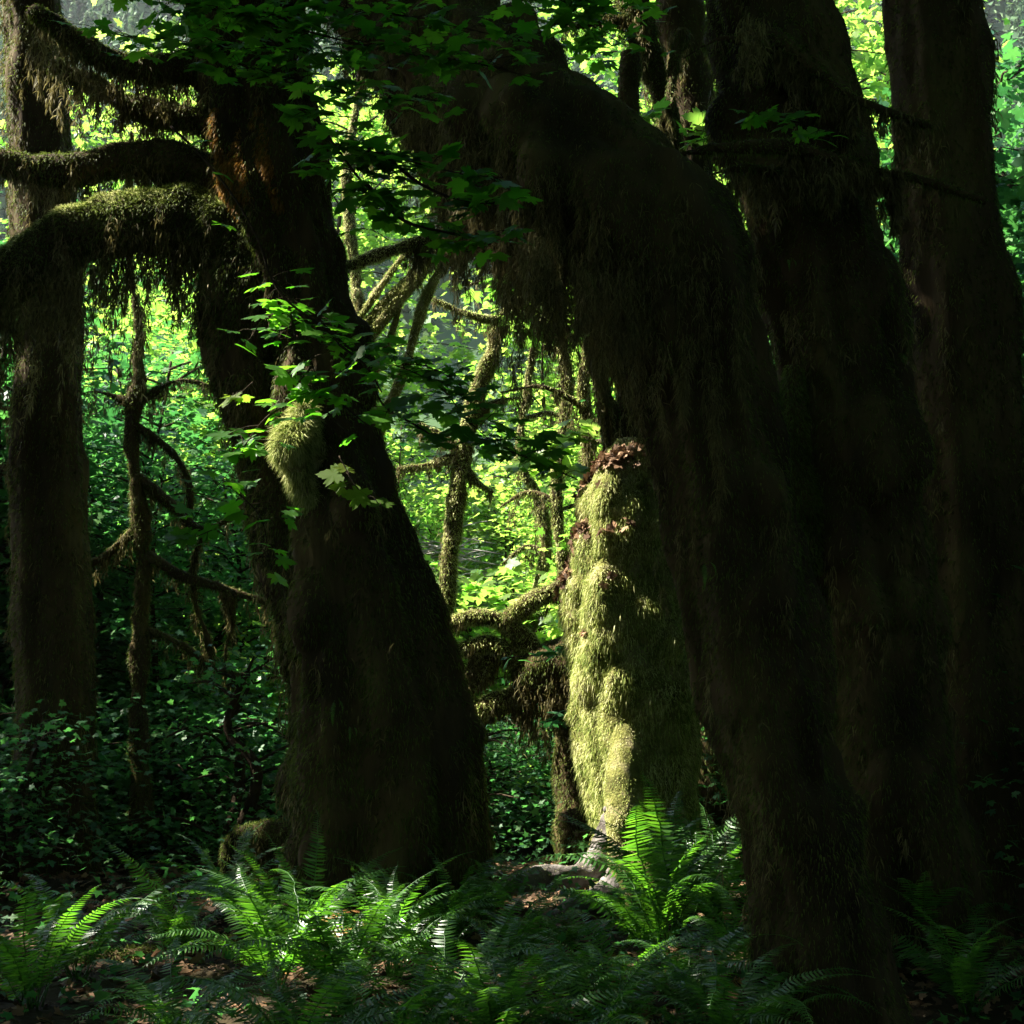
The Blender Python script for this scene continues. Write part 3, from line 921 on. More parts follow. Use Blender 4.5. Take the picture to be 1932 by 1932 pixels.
def tangle():
    Y = 12.2
    t = thing('dead_maple', 'dead dark tangle of bare mossy boughs at the left, in the shaded undergrowth', 'tree', P(270, 1560, Y))
    lm, tr, mo, hm = MB(), MB(), MB(), MB()
    V, N = fuzzy_limb(tr, mo, [(270, 1590, 20), (262, 1300, 16), (270, 1050, 14), (250, 850, 12), (262, 650, 10), (240, 450, 10), (250, 250, 6)], Y, m=18, dens=5000, amp=.06, seed=101)
    for i, s_ in enumerate([[(262, 900, 14), (330, 960, 13), (380, 1000, 12), (430, 980, 9), (480, 945, 5)], [(268, 1040, 14), (340, 1085, 12), (420, 1110, 11), (500, 1135, 9), (560, 1160, 5)],
                            [(388, 1000, 10), (366, 1060, 9), (370, 1140, 8), (392, 1210, 6), (400, 1290, 3)], [(256, 800, 10), (320, 850, 9), (355, 905, 8), (360, 960, 5)],
                            [(430, 1112, 8), (440, 1170, 7), (425, 1240, 6), (440, 1300, 3)], [(262, 760, 9), (330, 720, 8), (400, 730, 6), (450, 760, 3)],
                            [(265, 1180, 12), (340, 1215, 10), (400, 1260, 8), (470, 1280, 5)], [(255, 1000, 10), (180, 1060, 9), (110, 1050, 6), (30, 1090, 4)], [(250, 760, 9), (170, 740, 7), (90, 780, 5), (0, 770, 3)]]):
        V, N = fuzzy_limb(lm, mo, [(a_, b_, w_ * .7) for a_, b_, w_ in s_], Y, m=12, dens=6000, amp=.04, seed=103 + i)
        beards(hm, V, N, 26, (.1, .4), (.015, .035), 36)
    tr.build('trunk', M['bark_dark'], t)
    lm.build('limb', M['bark_dark'], t)
    mo.build('moss', M['moss_olive'], t)
    hm.build('hanging_moss', M['moss_brown'], t)


tangle()


def plain_trunk(label, rows, Y, seed):
    t = thing('bigleaf_maple', label, 'tree', P(rows[0][0], rows[0][1], Y))
    tr, mo, hm = MB(), MB(), MB()
    V, N = tube(ctrl(rows, Y), n=120, m=60, amp=.10, freq=2.6, ridges=5, ridge_amp=.05, seed=seed, zstretch=.35, hump=.03)
    add_tube(tr, V)
    fuzz(mo, V, N, cnt(40000), (.025, .06), down=1.0, patch=.5)
    pos, nor = pick(V, N, 140, (N[..., 1] < .3).astype(float) + .01)
    for p in pos:
        tassel(hm, p, random.uniform(.12, .5), random.uniform(.015, .045), 46)
    tr.build('trunk', M['bark_dark'], t)
    mo.build('moss', M['moss_olive'], t)
    hm.build('hanging_moss', M['moss_brown'], t)


plain_trunk('dark straight mossy trunk standing alone at the far left edge', [(90, 1700, 110), (95, 1620, 85), (100, 1300, 70), (85, 900, 62), (95, 500, 58), (70, 100, 54), (60, -300, 50)], 11.5, 111)
plain_trunk('dark mossy trunk at the far right edge beyond the black maples', [(1835, 1760, 150), (1835, 1660, 122), (1830, 1300, 108), (1815, 900, 102), (1800, 500, 96), (1770, 100, 92), (1740, -300, 90)], 9.4, 113)


def mossy_log():
    Y = 8.6
    t = thing('fallen_log', 'thin mossy log lying across the shaded ground left of the front ferns', 'log', P(350, 1800, Y))
    tr, mo = MB(), MB()
    fuzzy_limb(tr, mo, [(150, 1825, 22, 8.3), (322, 1806, 20, 8.5), (420, 1792, 18, 8.6), (500, 1765, 15, 8.8), (560, 1745, 8, 9)], Y, m=18, dens=9000, amp=.04, seed=121, down=0)
    tr.build('log_wood', M['bark_dark'], t)
    mo.build('moss', M['moss_olive'], t)


mossy_log()


# ------------------------------------------------------------------ understory trees and shrubs
def crown_mesh(name, mat, h, spread, n_br, per, size, seed, kind='mid', low=.15):
    """stems with tiers of leaves; local coordinates, foot at the origin"""
    global rng
    keep = rng
    rng = np.random.default_rng(seed)
    random.seed(seed)
    st, lf = MB(), MB()
    trunks = random.randint(2, 3)
    for s_ in range(trunks):
        a = random.uniform(0, 6.28)
        lean = random.uniform(.1, .45) * spread
        top = np.array([math.cos(a) * lean, math.sin(a) * lean, h * random.uniform(.8, 1)])
        c = [[0.05 * math.cos(a), .05 * math.sin(a), -.1, .05], [*(top * .35 + rng.normal(size=3) * .12), .04], [*(top * .7 + rng.normal(size=3) * .15), .028], [*top, .01]]
        V, N = tube(c, n=24, m=7, amp=.015, freq=4, seed=s_)
        add_tube(st, V)
        for b in range(n_br // trunks):
            i = random.uniform(low, 1)
            p = V[int(i * 23)].mean(0)
            a2 = random.uniform(0, 6.28)
            l = spread * random.uniform(.4, 1) * (1.15 - i * .6)
            d = np.array([math.cos(a2), math.sin(a2), 0])
            e = p + d * l + np.array([0, 0, random.uniform(-.1, .35) * l])
            m_ = (p + e) / 2 + np.array([0, 0, .12 * l])
            V2, N2 = tube([[*p, .014], [*m_, .010], [*e, .004]], n=8, m=5)
            add_tube(st, V2)
            k = max(6, int(per * l / spread))
            u = rng.random(k) ** .7
            q = np.where(u[:, None] < .5, p + (m_ - p) * u[:, None] * 2, m_ + (e - m_) * (u[:, None] * 2 - 1))
            q = q + rng.normal(size=(k, 3)) * np.array([.22, .22, .09]) * (.5 + spread * .4)
            leaves(lf, q, rand_dir(k, 1, .42), d[None] * .8 + level_dir(k), rng.uniform(.65, 1.2, k) * size, kind)
    a = st.mesh(name + ' stems', M['twig'])
    b = lf.mesh(name + ' foliage', mat)
    rng = keep
    return a, b


KINDS = {
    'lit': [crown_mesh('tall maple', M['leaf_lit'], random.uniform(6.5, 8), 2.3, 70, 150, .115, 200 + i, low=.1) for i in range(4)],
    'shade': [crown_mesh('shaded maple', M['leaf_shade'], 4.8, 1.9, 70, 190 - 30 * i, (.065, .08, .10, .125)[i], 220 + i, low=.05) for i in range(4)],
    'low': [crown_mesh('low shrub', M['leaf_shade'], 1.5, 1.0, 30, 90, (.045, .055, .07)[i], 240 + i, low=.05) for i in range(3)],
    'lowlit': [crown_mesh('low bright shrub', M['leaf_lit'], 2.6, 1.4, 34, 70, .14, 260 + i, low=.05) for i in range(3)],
}
random.seed(77)


def plant(name, kind, i, x, y, s, label, cat, group, rz=None, sink=0):
    z = float(ground_z(x, y)) - sink
    t = thing(name, label, cat, (x, y, z), group)
    t.rotation_euler = (0, 0, random.uniform(0, 6.28) if rz is None else rz)
    t.scale = (s, s, s * random.uniform(.9, 1.15))
    a, b = KINDS[kind][i % len(KINDS[kind])]
    link('stem', a, t, (0, 0, 0))
    link('foliage', b, t, (0, 0, 0))
    return t


# the sunlit clearing behind the gap
i = 0
for Y, n, x0, x1, s0, s1 in ((16.5, 4, -2.9, 2.6, .75, .95), (19, 6, -4.0, 3.6, .95, 1.2), (23, 7, -5, 5, 1.2, 1.5), (28, 8, -6.5, 6.5, 1.4, 1.8), (35, 9, -11, 11, 2.0, 2.6)):
    for k in range(n):
        x = x0 + (x1 - x0) * (k + .5) / n + random.uniform(-.35, .35)
        if Y > 16 and abs(x + .0475 * Y) < .9 + .85 * s1:
            continue            # a lane stays open towards the far hill
        plant('vine_maple', 'lit', i, x, Y + random.uniform(-1, 1), random.uniform(s0, s1), 'bright green young maple among others in the sunlit clearing behind the trunks', 'tree', 'young maples in the sunlit clearing')
        i += 1
for x, y, sc in ((11.2, 27, 2.6), (13.2, 31, 3.0), (9.8, 22, 2.3), (8.2, 25, 2.5)):
    plant('vine_maple', 'shade', i, x, y, sc, 'dark vine maple added behind the black trunks on the right to block light', 'tree', 'vine maples behind the right trunks')
    i += 1
for x, y, sc in ((4.6, 40, 2.7), (8.4, 42, 2.8)):
    plant('vine_maple', 'lit', i, x, y, sc, 'bright green young maple among others in the sunlit clearing behind the trunks', 'tree', 'young maples in the sunlit clearing')
    i += 1
for k in range(15):                     # lower trees in the lane, below the view of the hill
    Y = random.uniform(19, 36)
    plant('vine_maple', 'lit', i, -.0475 * Y + random.uniform(-2.4, 2.4), Y, random.uniform(.45, .62) * (1 + (Y - 19) * .022), 'bright green young maple among others in the sunlit clearing behind the trunks', 'tree', 'young maples in the sunlit clearing')
    i += 1
for k in range(12):
    plant('maple_shrub', 'lowlit', k, random.uniform(-3.2, 3.2), random.uniform(14.5, 20), random.uniform(.8, 1.2), 'leafy low shrub among others on the floor of the clearing', 'shrub', 'low shrubs on the clearing floor')
# shaded side at the left
for Y, n, x0, x1 in ((14.5, 5, -7.2, -2.9), (17.5, 6, -8.8, -3.3), (21, 7, -11, -4.2), (26, 8, -14, -5)):
    for k in range(n):
        x = x0 + (x1 - x0) * (k + .5) / n + random.uniform(-.4, .4)
        plant('vine_maple', 'shade', i, x, Y + random.uniform(-.7, .7), random.uniform(.75, 1.15) * (1 + (Y - 13) * .045), 'deep green vine maple among others in the shade left of the leaning trunk', 'tree', 'vine maples in the left shade')
        i += 1
for k in range(16):
    plant('maple_shrub', 'low', k, random.uniform(-6.0, -1.6), random.uniform(10.6, 14), random.uniform(.7, 1.2), 'low dark shrub among others in the shade around the mossy stump', 'shrub', 'low shrubs in the left shade')
for k in range(14):
    plant('maple_shrub', 'low', k, random.uniform(-.9, 2.6), random.uniform(13.0, 15.2), random.uniform(.7, 1.15), 'low dark shrub among others behind the grey root', 'shrub', 'low shrubs behind the grey root')
# right side, behind the black trunks
for Y, n, x0, x1 in ((13, 3, 2.6, 5.6), (16, 4, 3.2, 7.0), (20, 5, 4.4, 9.5), (26, 6, 6, 13)):
    for k in range(n):
        x = x0 + (x1 - x0) * (k + .5) / n + random.uniform(-.4, .4)
        plant('vine_maple', 'shade', i, x, Y + random.uniform(-.7, .7), random.uniform(.9, 1.3) * (1 + (Y - 13) * .05), 'dark vine maple added behind the black trunks on the right to block light', 'tree', 'vine maples behind the right trunks')
        i += 1
for x, y in ((2.5, 11.6), (3.3, 10.7), (4.3, 10.4), (3.0, 12.4), (4.6, 12.0), (5.4, 11.0), (5.8, 9.6)):  # added to block light from the sunlit trunk's right side
    plant('vine_maple', 'shade', i, x, y, random.uniform(.9, 1.15), 'dark vine maple added behind the black trunks on the right to block light', 'tree', 'vine maples behind the right trunks')
    i += 1
for k in range(8):
    plant('maple_shrub', 'low', k, random.uniform(2.4, 4.6), random.uniform(8.5, 11), random.uniform(.8, 1.2), 'low dark shrub among others at the foot of the right trunks', 'shrub', 'low shrubs at the right')


# bleached dead brush in the gap
def dead_brush():
    t = thing('dead_brush', 'pale bleached bare twigs of a fallen branch glowing in the gap', 'dead branch', P(830, 1150, 18))
    mb = MB()
    for k in range(70):
        p = P(random.uniform(795, 870), random.uniform(1010, 1150), 18 + random.uniform(-.6, .6))
        a = random.uniform(-.6, .6)
        d = np.array([math.cos(a) * random.choice([-1, 1]), random.uniform(-.4, .4), math.sin(a) * .7])
        l = random.uniform(.3, .9)
        V, N = tube([[*p, .012], [*(p + d * l * .5 + rng.normal(size=3) * .05), .009], [*(p + d * l), .003]], n=8, m=5)
        add_tube(mb, V)
    mb.build('twigs', M['deadwood'], t)


dead_brush()


# ------------------------------------------------------------------ leafy maple branches hanging in front
def spray(label, paths, Y, n, size, rad, mat='leaf_near', w=.004, face=.35, kind='near', tilt=.35):
    """a maple branch: twig paths in pixels, leaves on stalks beside them"""
    c0 = P(paths[0][0][0], paths[0][0][1], Y)
    t = thing('maple_branch', label, 'branch', c0, 'maple branches hanging in front')
    tw, lf = MB(), MB()
    tot = sum(len(p) for p in paths)
    seen = []
    for path in paths:
        pts = np.array([P(a, b, Y + (c[0] if c else 0)) for a, b, *c in path])
        if seen:
            old = np.concatenate(seen)
            j = np.argmin(np.linalg.norm(old - pts[0], axis=1))
            if np.linalg.norm(old[j] - pts[0]) > .01:
                pts = np.vstack([old[j], pts])
        seen.append(spline(pts, 20))
        ws = np.linspace(w, w * .4, len(pts))
        V, N = tube(np.column_stack([pts, ws]), n=max(16, len(pts) * 6), m=6, amp=.004, freq=3)
        add_tube(tw, V)
        cen = V.mean(1)
        k = max(3, int(n * len(path) / tot))
        idx = rng.integers(0, len(cen), k)
        p = cen[idx]
        off = rng.normal(size=(k, 3)) * np.array([R(rad, Y), R(rad, Y) * .8, R(rad, Y) * .45])
        q = p + off
        hd = unit(off * np.array([1, 1, .4]) + np.array([0, 0, -.4]) * R(rad, Y) + 1e-4)
        nm = rand_dir(k, 1, tilt) + np.array([0, -face, 0])
        leaves(lf, q, nm, hd, rng.uniform(.7, 1.25, k) * size, kind)
        for a, b in zip(p, q):          # stalks
            md = (a + b) / 2 + np.array([0, 0, .01])
            V2, N2 = tube([[*a, .0016], [*md, .0013], [*b, .001]], n=4, m=4)
            add_tube(tw, V2, cap=False)
    tw.build('twig', M['twig'], t)
    lf.build('foliage', M[mat], t)


S_ = .078
spray('broad leafy maple branch spread across the top left over the trunk', [[(180, -60), (330, 0), (480, 35), (620, 70), (760, 100), (900, 120), (1000, 145)], [(420, 20), (560, 10), (700, 20), (860, 50), (980, 75)]], 5.0, 270, S_, 34)
spray('maple branch of dark leaves below the topmost one, reaching right', [[(200, 60), (330, 90), (480, 130), (600, 165), (720, 185), (840, 190)], [(350, 40), (420, 90), (520, 90), (640, 110)]], 5.3, 210, S_, 32)
spray('maple branch sloping down across the bright gap to a fan of big leaves', [[(560, 190), (600, 230), (650, 300), (690, 350), (740, 390)], [(640, 280), (720, 290), (800, 310), (880, 330), (950, 335)], [(700, 270), (790, 345), (880, 380), (960, 385)], [(690, 345), (760, 415), (850, 440), (930, 455), (880, 475)]], 4.9, 190, .088, 28, w=.006)
spray('bare dark twig curving down in front of the drooping limb', [[(322, 238), (372, 286), (422, 345), (462, 405), (492, 465), (512, 525), (545, 570), (600, 610)]], 5.0, 5, S_, 24, w=.006)
spray('maple spray hanging in the middle of the leaning trunk', [[(512, 525), (545, 560), (600, 600), (640, 650)], [(545, 570), (560, 640), (590, 690), (600, 740)], [(600, 740), (620, 780), (660, 820)], [(500, 600), (470, 640), (440, 650)], [(590, 690), (560, 720), (540, 700)], [(600, 740), (640, 760), (690, 800)], [(600, 600), (560, 610), (520, 630)], [(640, 650), (690, 690), (720, 740)]], 5.2, 95, S_, 26)
spray('long maple spray crossing the gap down to the sunlit trunk', [[(600, 610), (680, 670), (750, 690), (830, 730), (880, 790), (940, 840), (1010, 870), (1090, 905)], [(750, 690), (800, 690), (860, 720), (890, 760)], [(700, 690), (720, 760), (780, 800), (830, 830)], [(940, 830), (980, 830), (1040, 840)]], 5.6, 180, .082, 30, tilt=.3)
spray('maple spray with thin leaves at the left edge of the leaning trunk', [[(545, 760), (500, 790), (470, 830), (440, 880), (400, 930), (350, 1000)], [(470, 830), (450, 850), (420, 850)], [(480, 960), (500, 1000), (500, 1040), (480, 1060)], [(330, 1010), (360, 1015), (400, 1000)]], 5.4, 62, S_, 26)
spray('pair of yellow green leaves catching light left of the trunk', [[(478, 720), (455, 740), (440, 745)]], 5.3, 4, .082, 12, 'leaf_yellow')
spray('yellowing blotched leaves hanging low on the leaning trunk', [[(640, 860), (670, 915), (700, 940), (722, 955)]], 5.0, 6, .09, 20, 'leaf_yellow', face=.9)
spray('big bright maple leaves at the top edge right of centre', [[(1000, -40), (1040, -10), (1080, 10), (1120, 15)], [(1090, 12), (1060, 40), (1040, 50)], [(1000, -40), (985, 5), (1010, 30)], [(1080, -30), (1140, -10), (1180, 20)]], 5.6, 62, .10, 26)
spray('dark maple leaves overhanging the bend of the arching trunk', [[(1010, -40, 2), (1060, 15, 2), (1120, 50, 2), (1180, 75, 2), (1240, 90, 2)], [(1120, 50, 2), (1100, 80, 2), (1130, 110, 2)], [(1090, 30, 2), (1160, 20, 2), (1230, 30, 2)]], 6, 70, .11, 26)
spray('small lit maple leaves beneath the forked tree', [[(1300, 260, 4.5), (1320, 235, 4.5), (1335, 228, 4.5)], [(1315, 245, 4.5), (1325, 262, 4.5), (1345, 262, 4.5)]], 5, 14, .15, 14, 'leaf_lit', face=.1)
spray('dark maple leaves against the right trunk above the mossy bough', [[(1430, 215), (1480, 225), (1540, 240), (1600, 255)]], 6.6, 22, .09, 20)
spray('small lit leaves in the slot between the arching and right trunks', [[(1335, 400, 3), (1360, 402, 3), (1395, 410, 3)], [(1358, 404, 3), (1370, 440, 3), (1380, 458, 3), (1400, 462, 3)]], 6, 18, .12, 13, 'leaf_lit', face=.1)
spray('fresh maple leaves lit at the right end of the moss curtain', [[(905, 545, 4), (940, 525, 4), (985, 515, 4)], [(940, 527, 4), (960, 560, 4), (975, 590, 4)]], 6.5, 24, .15, 20, 'leaf_lit', face=.1)
spray('broad bright maple leaves in front of the sunlit trunk top', [[(970, 870, 3), (1050, 845, 3), (1110, 830, 3)], [(990, 864, 3), (1060, 880, 3), (1110, 890, 3)], [(1040, 846, 3), (1070, 810, 3), (1100, 800, 3)]], 8, 40, .17, 22, 'leaf_lit', face=.2)
spray('dark flat leaf tiers beside the low wrecked maple', [[(960, 1240, 2), (1020, 1235, 2), (1080, 1220, 2)]], 9, 20, .12, 18, 'leaf_shade', face=.1)


spray('two lit maple leaves at the upper edge of the arching trunk', [[(1205, 228, 4.5), (1220, 210, 4.5), (1235, 213, 4.5)]], 5, 7, .15, 10, 'leaf_lit', face=.1)
spray('flat dark leaf tier against the shaded foot of the sunlit trunk', [[(1030, 1362, 2), (1070, 1352, 2), (1105, 1340, 2)]], 9, 16, .12, 16, 'leaf_shade', face=.1)
spray('small lit maple leaves right of the hanging moss curtain', [[(1010, 630, 4), (1040, 612, 4), (1080, 625, 4)]], 6.5, 14, .15, 18, 'leaf_lit', face=.1)


# ------------------------------------------------------------------ sword ferns
def frond_mesh(name, L, arch, mat, seed, wide=.085, pairs=40):
    """frond starting at the origin, rising along +X; arch sets how far the tip bends over"""
    global rng
    keep = rng
    rng = np.random.default_rng(seed)
    mb = MB()
    n = 26
    t = np.linspace(0, 1, n)
    el = math.radians(78) - arch * t ** 1.3
    dx, dz = np.cos(el) * L / n, np.sin(el) * L / n
    side = np.cumsum(rng.normal(size=n) * .004)
    p = np.stack([np.cumsum(dx), side, np.cumsum(dz)], -1)
    V, N = tube(np.column_stack([p, np.linspace(.0045, .0012, n)]), n=n, m=5)
    add_tube(mb, V)
    tt = np.linspace(.14, .995, pairs)
    pos = np.stack([np.interp(tt, t, p[:, k]) for k in range(3)], -1)
    tan = unit(np.stack([np.interp(tt, t, np.gradient(p[:, k])) for k in range(3)], -1))
    yv = np.array([0, 1.0, 0])
    nor = unit(np.cross(tan, np.broadcast_to(yv, tan.shape)))
    nor = nor * np.sign(nor[:, 2:3] + 1e-6)
    prof = np.minimum(1, (tt - .02) / .25) ** .7 * np.clip((1.02 - tt) / .55, 0, 1) ** .75
    for s_ in (-1, 1):
        ln = wide * prof * rng.uniform(.9, 1.08, pairs)
        d = unit(yv * s_ + tan * .28 - nor * .12 + rng.normal(size=(pairs, 3)) * .09)
        wv = unit(tan + rng.normal(size=(pairs, 3)) * .25)
        hw = (.0075 * np.minimum(1, prof * 1.5))[:, None]
        l = ln[:, None]
        a = pos - wv * hw * .6
        b = pos + wv * hw
        c = pos + d * l * .55 + wv * hw * .9 - nor * l * .03
        e = pos + d * l * .55 - wv * hw * .7 - nor * l * .03
        tip = pos + d * l + tan * l * .10 - nor * l * .14
        v = np.stack([a, b, c, e, tip], 1).reshape(-1, 3)
        o = np.arange(pairs)[:, None] * 5
        mb.add(v, np.stack([o[:, 0] + 3, o[:, 0] + 2, o[:, 0] + 4], -1), o + np.array([0, 1, 2, 3]))
    me = mb.mesh(name, mat, smooth=False)
    rng = keep
    return me


FR = [frond_mesh('frond', 1.0, math.radians(a), M['fern'], 300 + i) for i, a in enumerate((62, 80, 96, 112, 126))]
FRD = [frond_mesh('frond', .8, math.radians(a), M['fern_dead'], 320 + i) for i, a in enumerate((110, 140))]
random.seed(5)


def fern(label, px, py, Y, n, L, tilt=None, spread=(0, 6.28), dead=0, arch=(0, 5)):
    b = P(px, py, Y)
    b[2] = float(ground_z(b[0], b[1])) - .02
    t = thing('sword_fern', label, 'fern', b, 'sword ferns on the forest floor')
    for k in range(n):
        a = spread[0] + (spread[1] - spread[0]) * (k + random.uniform(.1, .9)) / n
        me = FRD[random.randrange(2)] if k < dead else FR[random.randint(arch[0], arch[1] - 1)]
        o = bpy.data.objects.new('frond', me)
        COL.objects.link(o)
        o.parent = t
        if k < dead: o['label'] = 'withered orange frond'
        o.location = (random.uniform(-.04, .04), random.uniform(-.04, .04), 0)
        o.rotation_euler = (random.uniform(-.35, .35), random.uniform(-.25, .3), a)
        s = L * 1.1 * random.uniform(.72, 1.15)
        o.scale = (s, s * random.uniform(.9, 1.15), s)


fern('large sword fern fanning out at the lower left, fronds arching toward the left edge', 520, 1870, 7.3, 22, .88, dead=2)
fern('sword fern with upright glowing fronds at the foot of the leaning trunk', 560, 1805, 7.9, 9, .82, arch=(0, 1), dead=1)
fern('dense dark sword fern in the lower left centre, in front of the leaning trunk', 650, 1900, 7.0, 24, .78)
fern('sword fern with pale upright fronds beneath the leaning trunk', 745, 1870, 7.5, 20, .85, arch=(0, 4))
fern('dim sword fern behind the pale upright one, beside the trunk base', 850, 1800, 8.3, 16, .8)
fern('dark sword fern in the middle below the grey root', 985, 1840, 7.9, 18, .58, arch=(1, 5))
fern('low glossy sword fern at the bottom left of centre', 850, 1945, 6.7, 18, .72)
fern('bright backlit sword fern with tall fronds below the sunlit trunk', 1265, 1790, 8.5, 22, 1.02, arch=(0, 3))
fern('sword fern with long low fronds reaching left in front of the sunlit trunk', 1235, 1810, 8.1, 14, .8, spread=(2.2, 4.4), arch=(1, 5))
fern('sword fern tucked behind the bright one, near the right trunk', 1350, 1760, 9.1, 18, .85, arch=(0, 3))
fern('small sword fern close against the black arching trunk', 1400, 1850, 7.6, 14, .75)
fern('silvery sword fern at the bottom right, fronds drooping forward', 1300, 1935, 6.8, 20, .72, arch=(2, 5), dead=1)
fern('half withered sword fern at the bottom centre, in brown leaf litter', 1170, 1925, 7.0, 14, .65, dead=4, arch=(2, 5))
fern('sword fern hanging low in front of the right trunk', 1440, 1930, 6.4, 12, .6, arch=(2, 5))
fern('shaded sword fern beside the mossy stump', 430, 1760, 9.4, 14, .75)
fern('shaded sword fern by the thin log at the left', 330, 1830, 8.0, 14, .75)
fern('shaded sword fern at the far left edge', 150, 1860, 7.7, 16, .8)
fern('shaded sword fern low at the bottom left corner', 60, 1920, 7.0, 16, .8)
fern('shaded sword fern at the bottom right corner', 1830, 1900, 7.2, 16, .8)
fern('dim sword fern right of the black trunks', 1760, 1850, 8.0, 16, .8)
fern('dim sword fern in shade between trunk base and stump', 480, 1800, 8.8, 14, .7)
fern('dim sword fern at the bottom in front of the grey root', 1060, 1900, 7.1, 16, .6)


for lab, px, Y in (('dark sword fern at the very bottom edge, left of all but one', 330, 6.1), ('dark sword fern at the very bottom edge below the large left fern', 560, 5.9), ('dark sword fern at the bottom edge beneath the leaning trunk', 760, 6.0),
                   ('dark sword fern at the bottom edge below the middle', 960, 5.9), ('dark sword fern at the bottom edge below the half withered fern', 1130, 6.0), ('dark sword fern at the bottom edge left of the black trunk', 1370, 5.9)):
    fern(lab, px, 2010, Y, 22, .74, arch=(1, 5))
fern('low dim sword fern between the leaning trunk and the grey root', 905, 1790, 8.8, 14, .55, arch=(1, 5))
fern('tall dim sword fern right behind the sunlit buttress', 1300, 1720, 9.6, 16, .95, arch=(0, 3))
fern('dim sword fern spreading under the grey root', 1060, 1800, 8.5, 14, .42, arch=(2, 5))


def small_fern(label, px, py, Y, L, rot):
    t = thing('licorice_fern', label, 'fern', P(px, py, Y), 'little ferns on the trunks')
    for k in range(2):
        o = bpy.data.objects.new('frond', FR[3])
        COL.objects.link(o)
        o.parent = t
        o.location = (k * .02, -.01 * k, 0)
        o.rotation_euler = (0, random.uniform(1.5, 1.9), rot + k * .7)
        o.scale = (L * (1 - .4 * k),) * 3


small_fern('single small pale fern hanging on the black arching trunk', 1328, 1060, 6.2, .16, -1.6)
small_fern('small fern on the front of the leaning trunk, upper one', 632, 1320, 8.5, .2, -1.6)
small_fern('small fern on the front of the leaning trunk, lower one', 660, 1370, 8.5, .14, -1.4)
small_fern('tiny fern high on the mossy right trunk', 1486, 490, 7.3, .12, -1.6)


# ------------------------------------------------------------------ floor cover
def floor_cover():
    mb = MB()
    k = 16000
    x = rng.uniform(-6, 6, k)
    y = rng.uniform(5, 13, k)
    pos = np.stack([x, y, ground_z(x, y) + .015], -1)
    leaves(mb, pos, rand_dir(k, 1, .45), level_dir(k), rng.uniform(.03, .09, k), 'mid')
    tag(mb.build('leaf_litter', M['litter']), 'brown dead maple leaves strewn over the forest floor', 'leaf litter', kind='stuff')
    mb = MB()
    k = 40000
    x = rng.uniform(-14, 10, k)
    y = rng.uniform(6.6, 26, k)
    keep = vnoise(np.stack([x * .8, y * .8, x * 0], -1)) > -.35
    x, y = x[keep], y[keep]
    k = len(x)
    pos = np.stack([x, y, ground_z(x, y) + rng.random(k) * (.12 + .45 * np.clip((y - 8) / 3, 0, 1))], -1)
    leaves(mb, pos, rand_dir(k, 1, .5), level_dir(k), rng.uniform(.03, .085, k), 'far')
    tag(mb.build('undergrowth', M['leaf_shade']), 'low leafy undergrowth covering the shaded forest floor', 'undergrowth', kind='stuff')


floor_cover()

# ------------------------------------------------------------------ unseen canopy and leaf walls added to block light, gaps cut for sun
LIT = []          # (point, radius) places given sun by gaps cut in the leaves


def lit(px, py, Y, r, part=1.0, marg=.22):
    LIT.append((P(px, py, Y), r, part, marg))


for yy in (860, 930, 1000, 1080, 1160, 1240, 1320, 1400, 1480, 1560, 1620, 1660):
    lit(1130, yy, 10.3, .36, .975, .5)
    lit(1180, yy, 10.0, .30, .975, .5)
for a in ((340, 365, 9.5), (400, 388, 9.5), (460, 418, 9.45), (500, 445, 9.4)): lit(*a, .18, 1, .5)
lit(535, 830, 8.75, .2, 1, .5)
for a in ((405, 280, 9.2), (425, 330, 9.15), (440, 380, 9.15), (450, 410, 9.1)): lit(*a, .1, 1, .5)
for a in ((360, 580, 9.4), (400, 600, 9.4), (440, 650, 9.4), (480, 720, 9.4)): lit(*a, .08, 1, .3)
for a in ((500, 1090, 9.5), (525, 1190, 9.5)): lit(*a, .05)
for a in ((340, 1000, 14), (430, 1200, 14), (360, 1350, 14), (460, 1450, 13.5), (380, 1560, 13), (480, 1350, 16)): lit(*a, .9, .3, .3)
for a in ((572, 1745, 7.9), (500, 1795, 7.4), (430, 1830, 7.1), (785, 1780, 7.4), (680, 1770, 7.0), (1310, 1880, 6.8)): lit(*a, .10, 1, .3)
for a in ((1230, 1680, 8.4), (1270, 1660, 8.4), (1310, 1670, 8.4), (1250, 1730, 8.4), (1300, 1730, 8.4), (1180, 1690, 8.3)): lit(*a, .2, 1, .4)
for a in ((880, 1900, 6.7), (1340, 1680, 8.6), (1390, 1680, 8.9), (1110, 1770, 8.1), (1130, 1700, 8.2), (400, 1880, 6.9)): lit(*a, .1)
for a in ((1000, 500, 6.9), (1025, 535, 6.8), (1100, 560, 6.6), (1160, 560, 6.4), (860, 500, 7.6), (1290, 690, 6.25), (900, 520, 7.4)): lit(*a, .1, 1, .3)
lit(450, 745, 5.3, .2, 1, .5)
lit(495, 605, 5.2, .15, 1, .5)
lit(712, 945, 5.0, .2, 1, .5)
lit(1398, 1545, 6.6, .03)
for a in ((600, 60, 5), (800, 110, 5), (950, 130, 5), (450, 90, 5.2), (700, 190, 5.3), (650, 300, 4.9), (850, 340, 4.9), (900, 450, 4.9), (560, 640, 5.2), (640, 720, 5.4), (780, 720, 5.6), (940, 840, 5.6), (400, 960, 5.4), (350, 80, 5.2)): lit(*a, .3, .05, .1)
for a in ((500, 1850, 7.3), (650, 1860, 7.0), (780, 1850, 7.4), (1250, 1720, 8.4), (1200, 1850, 7.2), (1000, 1850, 7.5)): lit(*a, .3, .10, .2)
lit(1320, 240, 9.5, .15)
